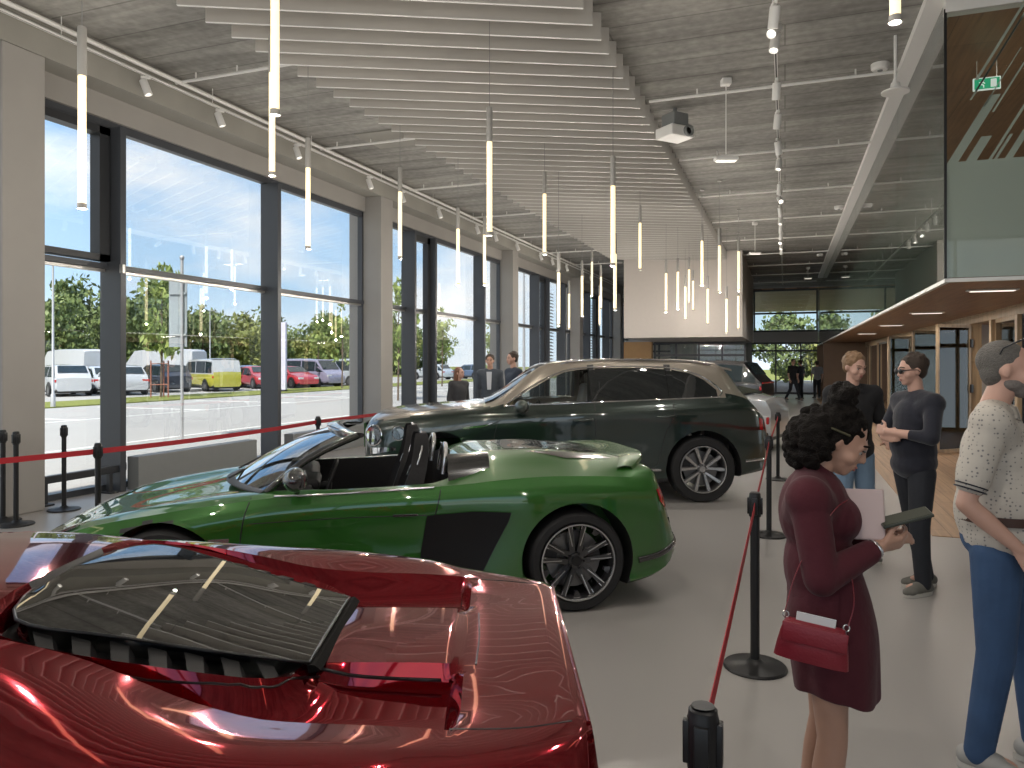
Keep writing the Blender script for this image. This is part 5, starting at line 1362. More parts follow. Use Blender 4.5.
    patch('windscreen', bv, [(-2.78, -.62), (-2.72, 0), (-2.78, .62), (-2.15, .46), (-2.12, 0), (-2.15, -.46)][:3] + [(-2.15, .46), (-2.10, 0), (-2.15, -.46)], 'top', 1, M_CGLASS, root, off=.004, step=.08)
    patch('front_grille', bv, [(-.7, .18), (.7, .18), (.66, .30), (-.66, .30)], 'end', -1, M_PLAST, root, off=.004, step=.08)
    return root
sc_ = make_supercar()
sc_.rotation_euler.z = YAW + R_(1.5); p = W(0, 2.15); sc_.location = (p.x, p.y, 0)
# ================================================================ people
SKIN = mat('skin_warm', (.46, .265, .19), .5, noise=.05, nscale=12., sheen=.1); SKIN2 = mat('skin_fair', (.52, .31, .24), .5, noise=.05, nscale=12.)
M_HAIRB = mat('black_hair', (.007, .005, .004), .75, spec=.2, noise=.3, nscale=60., bump=.8, bscale=180); M_HAIRF = mat('sandy_hair', (.22, .13, .07), .6, noise=.3, nscale=60., bump=.6, bscale=160)
M_HAIRD = mat('dark_brown_hair', (.035, .022, .015), .6, noise=.3, nscale=60., bump=.6, bscale=160); M_HAIRG = mat('grey_cropped_hair', (.12, .11, .10), .7, noise=.4, nscale=90., bump=.6, bscale=200)
M_EYEW = mat('eye_white', (.38, .35, .33), .35); M_IRIS = mat('dark_iris', (.02, .015, .01), .1); M_LIP = mat('lip_tone', (.33, .12, .10), .4); M_BEARD = mat('grey_beard', (.16, .14, .13), .8, noise=.4, nscale=120., bump=.5, bscale=220)
M_BURG = mat('burgundy_cloth', (.070, .013, .020), .85, spec=.3, noise=.12, nscale=9., bump=.25, bscale=30, sheen=.08)
M_NAVY = mat('navy_knit', (.010, .011, .020), .85, noise=.2, nscale=6., bump=.2, bscale=40, sheen=.2); M_BLKP = mat('black_polo_cloth', (.012, .012, .014), .85, noise=.2, bump=.15, bscale=40)
M_JEAN = mat('blue_denim', (.035, .075, .16), .8, noise=.35, nscale=7., bump=.2, bscale=30); M_JEANL = mat('pale_blue_denim', (.16, .24, .34), .8, noise=.25, nscale=6.); M_JEAND = mat('black_denim', (.016, .018, .024), .8, noise=.25, nscale=6., bump=.2, bscale=30)
M_SHOEG = mat('grey_shoe', (.13, .125, .11), .7); M_SOLE = mat('pale_sole', (.5, .48, .44), .6); M_BELT2 = mat('brown_belt_leather', (.05, .022, .015), .5)
def m_print():
    m = mat('cream_printed_cotton', (.50, .46, .41), .85)
    nt, N, L, b = nodes_of(m)
    tc = N('ShaderNodeTexCoord'); v = N('ShaderNodeTexVoronoi', Scale=58., Randomness=.5); L(tc.outputs['Object'], v.inputs['Vector'])
    r = ramp(N, [(.0, (.16, .16, .17)), (.20, (.2, .19, .19)), (.27, (.48, .44, .39)), (1., (.50, .46, .41))]); L(v.outputs['Distance'], r.inputs[0]); L(r.outputs[0], b.inputs['Base Color'])
    return m
M_PRINT = m_print()
V3 = lambda *a: Vector(a)

class Blob:
    def __init__(s): s.f = MB()
    def cap(s, a, b, r1, r2=None, n=14):
        r2 = r1 if r2 is None else r2; a = Vector(a); b = Vector(b)
        s.f.cyl(a, b, r1, r2, n=n); s.f.sph(a, r1, n); s.f.sph(b, r2, n); return s
    def chain(s, pts, rs):
        for i in range(len(pts) - 1): s.cap(pts[i], pts[i + 1], rs[i], rs[i + 1])
        return s
    def ell(s, c, r, rot=None): s.f.sph(c, r, 18, rot=rot); return s
    def build(s, name, m, parent, vox=.01, it=6, fac=.5, M_=None):
        if M_ is not None: bmesh.ops.transform(s.f.bm, matrix=M_, verts=s.f.bm.verts)
        o = s.f.build(name, m, parent)
        md = o.modifiers.new('r', 'REMESH'); md.mode = 'VOXEL'; md.voxel_size = vox; md.adaptivity = 0
        if it: md = o.modifiers.new('m', 'SMOOTH'); md.factor = fac; md.iterations = it
        bake(o); me = o.data
        me.polygons.foreach_set('use_smooth', [True] * len(me.polygons))
        if not me.materials: me.materials.append(m)
        else: me.materials[0] = m
        return o

def hand_parts(B, wrist, d, nrm, thumb, curl=.5, k=1.0, spread=.12):
    """palm and five fingers: d along the hand, nrm out of the back of the hand, thumb = +1/-1 side"""
    d = Vector(d).normalized(); nrm = Vector(nrm); nrm = (nrm - d * nrm.dot(d)).normalized(); sd = d.cross(nrm) * thumb
    w = Vector(wrist)
    for q in (-.028, -.010, .010, .028):
        B.cap(w + d * .012 * k + sd * q * .6 * k, w + d * .082 * k + sd * q * k, .015 * k, .0125 * k, 10)
    for i, (q, L) in enumerate(((.030, .072), (.011, .080), (-.009, .074), (-.028, .058))):
        base = w + d * .085 * k + sd * q * k; dirn = (d + sd * (q * spread * 12)).normalized(); a = 0; p = base; r = .0095 * k
        for j, sg in enumerate((.45, .32, .23)):
            a += curl * (.7, .9, .6)[j]; dd = dirn * math.cos(a) - nrm * math.sin(a); p2 = p + dd * L * sg * k
            B.cap(p, p2, r, r * .9, 9); p = p2; r *= .9
    b0 = w + d * .025 * k + sd * .024 * k; dd = (d * .62 + sd * .75 - nrm * .25 * (1 + curl)).normalized(); b1 = b0 + dd * .042 * k; dd2 = (d * .9 + sd * .25 - nrm * .45 * curl).normalized(); b2 = b1 + dd2 * .032 * k; b3 = b2 + dd2 * .024 * k
    B.cap(b0, b1, .0145 * k, .0115 * k, 9); B.cap(b1, b2, .0115 * k, .010 * k, 9); B.cap(b2, b3, .010 * k, .0085 * k, 9)

def head_matrix(c, yaw=0., pitch=0., roll=0.):
    return Matrix.Translation(c) @ Euler((roll, pitch, yaw), 'XYZ').to_matrix().to_4x4()

def head_parts(B, M_, k=1., fem=False):
    """head facing +x, centre of the skull at the origin; k scales"""
    def P_(x, y, z): return M_ @ Vector((x * k, y * k, z * k))
    R = M_.to_euler()
    def e(c, r): B.ell(P_(*c), [q * k for q in r], R)
    e((-.012, 0, .028), (.096, .076, .088)); e((.022, 0, -.01), (.070, .064, .085)); e((.035, 0, -.055), (.050, .050, .048)); e((.058, 0, -.088), (.026, .028, .020))
    e((.078, 0, .022), (.018, .050, .018)); e((.052, .038, -.030), (.032, .026, .028)); e((.052, -.038, -.030), (.032, .026, .028))
    B.cap(P_(.086, 0, .012), P_(.104, 0, -.025), .0075 * k, .011 * k, 10); e((.094, .011, -.029), (.012, .009, .008)); e((.094, -.011, -.029), (.012, .009, .008))
    for s in (1, -1): e((.0735, s * .031, .013), (.0135, .017, .0105)); e((.0735, s * .031, -.010), (.011, .016, .007))
    e((.084, 0, -.056), (.014, .024, .0075)); e((.081, 0, -.068), (.013, .020, .0075))
    for s in (1, -1):
        e((-.008, s * .076, -.006), (.020, .009, .030)); e((.0, s * .081, .006), (.010, .008, .016))
def face_bits(root, M_, k=1., brow=M_HAIRD, glasses=False, shades_up=False, closed=False):
    def P_(x, y, z): return M_ @ Vector((x * k, y * k, z * k))
    R = M_.to_euler()
    for s in (1, -1):
        f = MB(); f.sph(P_(.0735, s * .031, .002), .0118 * k, 14); ey = f.build('eye', M_EYEW, root, smooth=80)
        f = MB(); f.sph(P_(.0822, s * .031, .000), .0050 * k, 10); f.build('iris', M_IRIS, ey, smooth=80)
        f = MB(); f.tube([P_(.084, s * .048, .013), P_(.0915, s * .032, .0125), P_(.089, s * .017, .008)], .0028 * k, n=6); f.build('upper_lash', M_IRIS, root)
        f = MB(); f.tube([P_(.078, s * .054, .030), P_(.094, s * .034, .035), P_(.096, s * .014, .029)], .0038 * k, n=6); f.build('eyebrow', brow, root, smooth=60)
    f = MB(); f.sph(P_(.0935, 0, -.0565), (.006 * k, .021 * k, .0048 * k), 12, rot=R); f.sph(P_(.0905, 0, -.0665), (.0065 * k, .018 * k, .0055 * k), 12, rot=R); f.build('lips', M_LIP, root, smooth=80)
    if glasses or shades_up:
        G = M_ if glasses else M_ @ Matrix.Translation((-.02 * k, 0, .085 * k)) @ Euler((0, -.45, 0)).to_matrix().to_4x4()
        def Q(x, y, z): return G @ Vector((x * k, y * k, z * k))
        g = MB()
        for s in (1, -1):
            q = G.to_euler(); g.sph(Q(.103, s * .034, .003), (.004 * k, .029 * k, .021 * k), 16, rot=q)
            g.tube([Q(.100, s * .062, .010), Q(.05, s * .081, .010), Q(.0, s * .084, .006), Q(-.02, s * .083, -.012)], .0035 * k, n=6)
        g.tube([Q(.106, .012, .008), Q(.110, 0, .010), Q(.106, -.012, .008)], .003 * k, n=6)
        g.build('sunglasses', M_BLACK, root, smooth=60)

def shoe(root, ank, toe_dir, m, k=1., sole=M_SOLE, z0=0.):
    d = Vector((toe_dir[0], toe_dir[1], 0)).normalized(); a = Vector((ank[0], ank[1], z0)); side = Vector((-d.y, d.x, 0))
    B = Blob(); B.cap(a - d * .045 * k + V3(0, 0, .055 * k), a + d * .06 * k + V3(0, 0, .058 * k), .042 * k, .046 * k); B.cap(a + d * .06 * k + V3(0, 0, .050 * k), a + d * .165 * k + V3(0, 0, .036 * k), .044 * k, .030 * k)
    B.cap(a + V3(0, 0, .06 * k), a + V3(0, 0, .11 * k), .044 * k, .044 * k); B.ell(a + d * .135 * k + side * 0 + V3(0, 0, .038 * k), (.05 * k, .05 * k, .028 * k))
    o = B.build('shoe', m, root, .008, 4)
    f = MB(); pts = []
    for i in range(24):
        t = 2 * PI * i / 24; x = math.cos(t); y = math.sin(t); w = .047 + .006 * x; pts.append(a + d * (.052 + .138 * x) * k + side * (w * y * k))
    A = [f.bm.verts.new((p.x, p.y, z0 + .002)) for p in pts]; C = [f.bm.verts.new((p.x, p.y, z0 + .028 * k)) for p in pts]
    for i in range(24): f.bm.faces.new((A[i], A[(i + 1) % 24], C[(i + 1) % 24], C[i]))
    f.bm.faces.new(A[::-1]); f.bm.faces.new(C); f.build('shoe_sole', sole, o, smooth=40)

def person(label, loc, rz, J, skin, top, trousers, hair, group=None, vox=.009, k=1., sleeve='short', shoes=M_SHOEG, glasses=False, shades=False, hairstyle='short', female=False, belly=0., hands=True, brow=None, extra_top=None, beard=False, collar=None, open_coat=None, belt=False):
    """J: joints in metres (x forward, y left, z up)"""
    root = empty('person', (loc[0], loc[1], 0), rz, label, 'person', group)
    hd = head_matrix(J['head'], J.get('yaw', 0), J.get('pitch', 0), J.get('roll', 0))
    B = Blob(); head_parts(B, hd, k, female)
    nb = Vector(J['neck']); B.cap(nb, hd @ Vector((-.012 * k, 0, -.05 * k)), .056 * k if not female else .047, .052 * k if not female else .044)
    ch = Vector(J['chest']); pv = Vector(J['pelvis']); sw = (J['sh'][0] - J['sh'][1]).length / 2
    def torso(B, e=0., low=0., b=0.):
        mid = ch.lerp(pv, .55)
        B.ell(ch, (.105 * k + e + b * .3, .155 * k + e, .17 * k)); B.ell(mid + V3(b * .5, 0, 0), (.098 * k + e + b, .135 * k + e + b * .4, .17 * k)); B.ell(pv + V3(b * .3, 0, 0), (.115 * k + e + b * .4, .160 * k + e, .12 * k + low))
        for s in (0, 1):
            B.cap(J['sh'][s], nb - V3(0, 0, .035), .058 * k + e, .055 * k + e); B.cap(J['sh'][s], ch, .062 * k + e, .10 * k + e)
    torso(B)
    for s in (0, 1):
        sh, el, wr_ = J['sh'][s], J['el'][s], J['wr'][s]
        B.cap(sh, el, .048 * k, .037 * k); B.cap(el, Vector(el).lerp(Vector(wr_), .35), .038 * k, .039 * k); B.cap(Vector(el).lerp(Vector(wr_), .35), wr_, .039 * k, .025 * k)
        if hands:
            hdn, nrm, th, cu = J['hand'][s]; hand_parts(B, wr_, hdn, nrm, th, cu, k if not female else .92 * k)
        hp, kn, an = J['hip'][s], J['kn'][s], J['an'][s]
        B.cap(hp, kn, .078 * k, .052 * k); B.cap(kn, Vector(kn).lerp(Vector(an), .3), .052 * k, .055 * k); B.cap(Vector(kn).lerp(Vector(an), .3), an, .055 * k, .034 * k); B.ell(Vector(an) + V3(.05, 0, -.03), (.09, .035, .03))
    B.build('body', skin, root, vox if not hands else min(vox, .0075), 4)
    face_bits(root, hd, k, brow or hair, glasses, shades)
    # top
    if top is not None:
        B = Blob(); torso(B, .020, .0, belly); B.ell(ch.lerp(pv, .3), (.125 * k + belly * .6, .165 * k, .20)); B.ell(ch.lerp(pv, .7), (.122 * k + belly * .8, .162 * k + belly * .2, .20))
        if not belt: B.ell(pv + V3(0, 0, .02), (.136 * k + belly * .3, .182 * k, .12))
        for s in (0, 1):
            sh, el, wr_ = Vector(J['sh'][s]), Vector(J['el'][s]), Vector(J['wr'][s])
            if sleeve == 'short': B.cap(sh, sh.lerp(el, .72), .072 * k, .064 * k)
            else: B.cap(sh, el, .068 * k, .056 * k); B.cap(el, el.lerp(wr_, .88 if sleeve == 'long' else .45), .055 * k, .040 * k)
        t = B.build('shirt', top, root, vox, 12)
        if collar is not None:
            for s in (1, -1):
                f = MB(); rows = []
                for i in range(9):
                    a = PI * i / 8 * .92; x = -math.cos(a); y = math.sin(a) * s
                    c = nb + V3(.02, 0, .012); rows.append([c + V3(x * .064 * k + (.0), y * .066 * k, .022 - .035 * i / 8), c + V3(x * .078 * k + .0, y * .085 * k, -.018 - .045 * i / 8), c + V3(x * .074 * k, y * .080 * k, -.022 - .045 * i / 8)])
                f.grid(rows); o = f.build('collar', collar, t, smooth=60)
                md = o.modifiers.new('s', 'SOLIDIFY'); md.thickness = .004; bake(o)
        if sleeve == 'short' and extra_top:
            for s in (0, 1):
                sh, el = Vector(J['sh'][s]), Vector(J['el'][s]); c = sh.lerp(el, .80); d = (el - sh).normalized(); q = d.to_track_quat('Z', 'Y').to_matrix().to_4x4()
                for zz in (-.012, .004):
                    f = MB(); f.lathe([(.050 * k, 0), (.0600 * k, 0), (.0600 * k, .006), (.050 * k, .006)], (0, 0, zz), 24, cap=False); bmesh.ops.transform(f.bm, matrix=Matrix.Translation(c) @ q, verts=f.bm.verts); f.build('sleeve_stripe', extra_top, t, smooth=60)
    if open_coat is not None:
        f = MB(); f.prism([(-.05, 0), (.05, 0), (.035, -.34), (-.035, -.34)], 0, .012, plane='YZ'); o = f.build('shirt_front', open_coat, root, loc=ch + V3(.118 * k, 0, .17))
    if trousers is not None:
        B = Blob(); B.ell(pv - V3(0, 0, .0), (.126 * k + belly * .3, .165 * k, .125 * k))
        for s in (0, 1):
            hp, kn, an = Vector(J['hip'][s]), Vector(J['kn'][s]), Vector(J['an'][s])
            B.cap(hp, kn, .098 * k, .072 * k); B.cap(kn, an + V3(0, 0, -.01), .072 * k, .056 * k)
        t = B.build('trousers', trousers, root, vox, 5)
        if belt:
          f = MB(); f.lathe([(1., -.018), (1.0, .018), (.97, .018), (.97, -.018)], (0, 0, 0), 40, cap=False)
          bmesh.ops.scale(f.bm, vec=(.140 * k + belly * .5, .172 * k + .006, 1), verts=f.bm.verts); f.build('belt', M_BELT2, root, loc=pv + V3(belly * .2, 0, .085), smooth=40)
    if shoes is not None:
        for s in (0, 1): shoe(root, J['an'][s], J.get('toe', ((1, .15), (1, -.15)))[s], shoes, k)
    # hair
    def P_(x, y, z): return hd @ Vector((x * k, y * k, z * k))
    R = hd.to_euler(); B = Blob(); rr = random.Random(int(abs(loc[0]) * 1000))
    if hairstyle in ('short', 'crop'):
        e = .008 if hairstyle == 'short' else .003
        B.ell(P_(-.026, 0, .040), [q * k for q in (.092 + e, .078 + e, .084 + e)], R); B.ell(P_(-.05, 0, -.0), [q * k for q in (.052 + e, .068 + e, .075)], R)
        if hairstyle == 'short':
            for i in range(46):
                a = rr.uniform(0, 2 * PI); h = rr.uniform(-.1, 1); p = V3(math.cos(a) * math.sqrt(1 - min(1, h * h)) * .090 - .026, math.sin(a) * math.sqrt(1 - min(1, h * h)) * .074, h * .083 + .045)
                if p.x < .045 or p.z > .10: B.ell(P_(*p), [.018 * k] * 3)
        B.build('hair', hair, root, .007, 1)
    elif hairstyle == 'long':
        B.ell(P_(-.028, 0, .03), [q * k for q in (.096, .088, .10)], R); B.cap(P_(-.05, .03, -.02), P_(-.07, .05, -.20), .06 * k, .05 * k); B.cap(P_(-.05, -.03, -.02), P_(-.07, -.05, -.20), .06 * k, .05 * k)
        B.build('hair', hair, root, .010, 3)
    elif hairstyle == 'curly_bun':
        B.ell(P_(-.030, 0, .032), [q * k for q in (.098, .088, .090)], R); B.ell(P_(-.070, 0, -.035), [q * k for q in (.085, .105, .115)], R)
        for i in range(330):
            a = rr.uniform(0, 2 * PI); h = rr.uniform(-1, 1); q = math.sqrt(1 - h * h); p = V3(-.068 + .100 * math.cos(a) * q, .112 * math.sin(a) * q, -.035 + .125 * h)
            if p.x < .0 or (p.z > .05 and p.x < .05): B.ell(P_(*p), [rr.uniform(.009, .019)] * 3)
        for i in range(140):
            a = rr.uniform(0, 2 * PI); h = rr.uniform(.1, 1); q = math.sqrt(1 - h * h); B.ell(P_(-.026 + .098 * math.cos(a) * q, .088 * math.sin(a) * q, .036 + .092 * h), [rr.uniform(.008, .014)] * 3)
        c = V3(-.065, 0, .150)
        B.ell(P_(*c), [.046 * k] * 3)
        for i in range(90):
            d = V3(rr.gauss(0, 1), rr.gauss(0, 1), rr.gauss(0, 1)).normalized() * .046; B.ell(P_(*(c + d)), [rr.uniform(.008, .015)] * 3)
        B.cap(P_(-.055, 0, .09), P_(*c), .035, .04)
        B.build('hair', hair, root, .0055, 1)
    if beard:
        B = Blob(); B.ell(P_(.050, 0, -.074), [q * k for q in (.044, .050, .040)], R); B.ell(P_(.02, 0, -.055), [q * k for q in (.058, .0665, .038)], R); B.ell(P_(.086, 0, -.044), [q * k for q in (.010, .026, .006)], R)
        B.build('beard', M_BEARD, root, .006, 2)
    return root

def stand(H=1.78, sw=.185, lean=0., foot=.11, **kw):
    s = H / 1.78
    J = dict(head=V3(.02 + lean, 0, 1.665 * s), neck=V3(-.015 + lean, 0, 1.495 * s), chest=V3(0 + lean * .8, 0, 1.30 * s), pelvis=V3(0, 0, .96 * s),
             sh=[V3(-.01 + lean, sw, 1.435 * s), V3(-.01 + lean, -sw, 1.435 * s)], el=[V3(-.03, sw + .05, 1.14 * s), V3(-.03, -sw - .05, 1.14 * s)], wr=[V3(.06, sw + .05, .90 * s), V3(.06, -sw - .05, .90 * s)],
             hip=[V3(0, .085, .90 * s), V3(0, -.085, .90 * s)], kn=[V3(.015, foot * .9, .50 * s), V3(.015, -foot * .9, .50 * s)], an=[V3(-.02, foot, .09), V3(-.02, -foot, .09)],
             hand=[((.2, 0, -1), (0, 1, 0), 1, .35), ((.2, 0, -1), (0, -1, 0), -1, .35)])
    J.update(kw); return J

# --- woman in burgundy, seen from her right side, looking down at what she holds
def woman():
    p = W(1.07, 2.53)
    J = dict(head=V3(.045, 0, 1.432), pitch=.50, yaw=-.10, neck=V3(-.035, 0, 1.315), chest=V3(-.035, 0, 1.165), pelvis=V3(.005, 0, .84),
             sh=[V3(-.04, .155, 1.255), V3(-.055, -.155, 1.255)], el=[V3(.02, .20, 1.03), V3(-.02, -.215, 1.015)], wr=[V3(.165, .06, 1.12), V3(.160, -.075, 1.10)],
             hip=[V3(0, .08, .80), V3(0, -.08, .80)], kn=[V3(.0, .09, .45), V3(.02, -.08, .45)], an=[V3(-.06, .09, .08), V3(-.03, -.08, .08)],
             hand=[((.75, -.5, .25), (0, .3, 1), -1, .7), ((.85, .35, .22), (.1, -.75, -.6), -1, .75)])
    WZ = YAW - .36
    root = person('woman in a burgundy dress with curly black hair in a bun, reading a booklet', p, WZ, J, SKIN, None, None, M_HAIRB, vox=.007, k=.93, hairstyle='curly_bun', female=True, shoes=mat('black_flat_shoe', (.02, .02, .02), .4), brow=M_HAIRB)
    # dress
    B = Blob(); k = .93
    B.ell((-.035, 0, 1.19), (.118, .155, .155)); B.ell((-.018, 0, 1.01), (.118, .152, .17)); B.ell((-.015, 0, 1.03), (.108, .14, .14)); B.ell((.035, 0, 1.17), (.085, .12, .085))
    for s, sg in ((0, 1), (1, -1)):
        sh, el, wr_ = J['sh'][s], J['el'][s], J['wr'][s]
        B.cap(sh, V3(-.045, 0, 1.285), .068, .064); B.cap(sh, V3(-.035, 0, 1.165), .076, .115); B.cap(sh, el, .063, .056); B.cap(el, el.lerp(wr_, .82), .054, .040)
        pass
    B.cap((-.045, 0, 1.28), (-.035, 0, 1.325), .066, .058)
    B.ell((.0, 0, .92), (.125, .158, .12)); B.ell((.01, 0, .80), (.142, .175, .13))
    t = B.build('dress', M_BURG, root, .007, 10)
    f = MB(); rows = []
    n = 56
    for i in range(15):
        z = .99 - .395 * i / 14; q = i / 14; row = []
        for j in range(n):
            a = 2 * PI * j / n; rx = interp([(0, .112), (.25, .135), (.5, .146), (1, .135)], q); ry = interp([(0, .145), (.25, .170), (.5, .185), (1, .180)], q)
            fold = 1 + (.012 + .028 * q) * math.sin(a * 7 + 1.5 * q) * q + .012 * math.sin(a * 13 + 3 * q) * q
            row.append(V3(.005 + .028 * q + rx * math.cos(a) * fold, ry * math.sin(a) * fold, z - .02 * q * math.cos(a * 2 + .8)))
        rows.append(row)
    f.grid(rows, closed=True); o = f.build('skirt', M_BURG, root, smooth=80)
    md = o.modifiers.new('s', 'SOLIDIFY'); md.thickness = .006; md = o.modifiers.new('u', 'SUBSURF'); md.levels = 1; md.render_levels = 1; bake(o)
    f = MB(); f.lathe([(1.0, -.022), (1.02, 0), (1.0, .022), (.96, 0)], (0, 0, 0), 48, cap=False); bmesh.ops.scale(f.bm, vec=(.117, .150, 1), verts=f.bm.verts); f.build('waistband', M_BURG, root, loc=(-.002, 0, .985), smooth=60)
    f = MB(); c = V3(.01, -.155, 1.435)
    # bracelet, earring
    f = MB(); q = (J['wr'][1] - J['el'][1]).normalized().to_track_quat('Z', 'Y').to_matrix().to_4x4(); f.lathe([(.030, -.008), (.034, 0), (.030, .008)], n=24, cap=False); bmesh.ops.transform(f.bm, matrix=Matrix.Translation(J['wr'][1].lerp(J['el'][1], .09)) @ q, verts=f.bm.verts); f.build('bracelet', M_SILV, root, smooth=50)
    hd = head_matrix(J['head'], J['yaw'], J['pitch'])
    f = MB(); f.sph(hd @ V3(-.005, -.079, -.034), .006, 10); f.build('earring', M_SILV, root, smooth=60)
    f = MB(); f.tube([hd @ V3(-.07, -.083, .03), hd @ V3(-.03, -.086, .035), hd @ V3(.02, -.082, .04)], .004, n=6); f.build('hair_clip', mat('olive_clip', (.05, .045, .02), .5), root, smooth=60)
    # things she holds: tagged as their own
    q = Matrix.Translation(p) @ Matrix.Rotation(WZ, 4, 'Z')
    f = MB(); f.box((0, 0, 0), (.125, .012, .165), bev=.002); f.box((.0, -.0065, .0), (.118, .002, .157))
    o = f.build('folder', mat('pale_pink_card', (.56, .44, .43), .6)); o.matrix_world = q @ Matrix.Translation((.118, -.035, 1.195)) @ Euler((-.15, -.08, -.30)).to_matrix().to_4x4()
    tag(o, 'pale pinkish folder the woman in burgundy holds against her chest', 'folder')
    ro = empty('booklet'); ro.matrix_world = q @ Matrix.Translation((.238, -.045, 1.194)) @ Euler((.12, -.32, .10)).to_matrix().to_4x4(); tag(ro, 'dark green slim booklet in the woman in burgundys hand', 'booklet')
    f = MB(); f.box((0, 0, 0), (.155, .085, .010), bev=.003); f.build('cover', mat('dark_olive_cover', (.035, .04, .03), .35), ro)
    f = MB(); f.box((0, 0, .0058), (.146, .077, .0014)); f.build('label_face', mat('olive_face', (.05, .055, .04), .6, spec=.2), ro)
    # shoulder bag
    bag = empty('handbag'); bag.matrix_world = q @ Matrix.Translation((-.045, -.255, .825)) @ Matrix.Scale(.88, 4) @ Euler((-.04, .12, -.03)).to_matrix().to_4x4(); tag(bag, 'small crimson handbag hanging at the hip of the woman in burgundy', 'handbag')
    RB = mat('crimson_leather', (.22, .018, .03), .38, bump=.15, bscale=120)
    f = MB(); rows = []
    for i, (z, w_, d_) in enumerate(((-.072, .118, .012), (-.068, .124, .030), (-.03, .120, .040), (.02, .112, .040), (.055, .104, .028), (.07, .098, .014))):
        rows.append([(w_ * c, d_ * (-1) * math.sqrt(max(.02, 1 - abs(c) ** 6)), z) for c in (-1, -.93, -.6, -.2, .2, .6, .93, 1)] + [(w_ * c, d_ * math.sqrt(max(.02, 1 - abs(c) ** 6)), z) for c in (1, .93, .6, .2, -.2, -.6, -.93, -1)])
    V = f.grid(rows, closed=True); f.bm.faces.new(V[0][::-1]); f.bm.faces.new(V[-1]); f.build('bag_body', RB, bag, smooth=50)
    f = MB(); f.bb((-.108, -.046, -.002), (.108, -.040, .066), bev=.004); f.build('flap', RB, bag, smooth=50)
    f = MB(); f.box((0, -.010, .078), (.13, .004, .045), rot=Euler((.1, 0, 0)), bev=.001); f.build('paper', mat('white_paper', (.7, .7, .7), .8), bag)
    for x in (-.1, .1): f = MB(); f.tube([V3(x + .010 * math.cos(a), 0, .078 + .012 * math.sin(a)) for a in [kk * PI / 6 for kk in range(12)]], .0025, n=6, closed=True); f.build('ring', M_SILV, bag)
    f = MB(); f.tube(spline([(-.105, 0, .085), (-.085, .02, .22), (-.04, .03, .36), (.02, .08, .47), (.06, .16, .50)], 6), .004, n=6, flat=(.012, .003)); f.build('strap', RB, bag, smooth=60)
    f = MB(); f.tube(spline([(.105, 0, .085), (.115, .02, .16), (.10, .07, .24), (.07, .14, .30)], 6), .004, n=6, flat=(.012, .003)); f.build('strap', RB, bag, smooth=60)
    return root
woman()

# --- man in navy with sunglasses, arms crossed, in profile facing the other man
p = W(2.99, 5.5)
J = stand(1.75, .185, foot=.10)
J.update(el=[V3(.06, .27, 1.16), V3(.06, -.26, 1.15)], wr=[V3(.235, .02, 1.19), V3(.225, -.03, 1.14)], sh=[V3(-.02, .185, 1.40), V3(-.02, -.185, 1.40)], pitch=.10, yaw=-.15,
         hand=[((.1, -1, .1), (1, .1, .2), 1, .5), ((-.1, 1, .1), (1, -.1, -.1), -1, .5)], toe=((1, .25), (1, -.1)), an=[V3(.0, .10, .09), V3(-.16, -.09, .09)], kn=[V3(.03, .10, .5), V3(-.06, -.09, .5)])
person('man in navy sweater, black jeans and sunglasses standing with crossed arms', p, YAW + PI + .12, J, SKIN2, M_NAVY, M_JEAND, M_HAIRD, k=.98, sleeve='three', glasses=True, belly=.035)
# --- man in black polo facing the viewer
p = W(2.93, 6.35)
J = stand(1.77, .19, foot=.12)
J.update(pitch=.22, yaw=.15, el=[V3(-.02, .26, 1.14), V3(-.02, -.25, 1.13)], wr=[V3(.20, .17, 1.02), V3(.08, -.24, .90)], hand=[((.9, -.3, .1), (.1, .2, 1), 1, .6), ((.25, 0, -1), (0, -1, 0), -1, .4)])
person('fair-haired man in a black polo shirt and pale blue jeans, looking down', p, YAW - PI / 2 + .12, J, SKIN2, M_BLKP, M_JEANL, M_HAIRF, k=.98, collar=M_BLKP)
# --- man in printed polo, hand in pocket, seen from his right side
p = W(2.05, 3.12)
J = stand(1.80, .185, foot=.11)
J.update(head=V3(.035, 0, 1.665), pitch=.03, yaw=.1, el=[V3(-.05, .25, 1.13), V3(-.09, -.25, 1.13)], wr=[V3(.08, .20, .92), V3(.085, -.20, .965)], hand=[((.3, -.2, -1), (0, 1, 0), 1, .5), ((.55, .10, -.8), (.1, -1, .1), -1, .35)],
         an=[V3(.13, .12, .09), V3(-.06, -.11, .09)], kn=[V3(.10, .11, .50), V3(.0, -.10, .5)], toe=((1, .1), (1, -.25)))
person('bearded man in cream patterned polo, hand in pocket, sunglasses on his head', p, YAW - .66, J, SKIN2, M_PRINT, M_JEAN, M_HAIRG, k=1.0, belly=.055, belt=True, shades=True, hairstyle='crop', collar=M_PRINT, extra_top=M_NAVY, beard=True, shoes=mat('pale_grey_sneaker', (.36, .35, .33), .7), vox=.008)
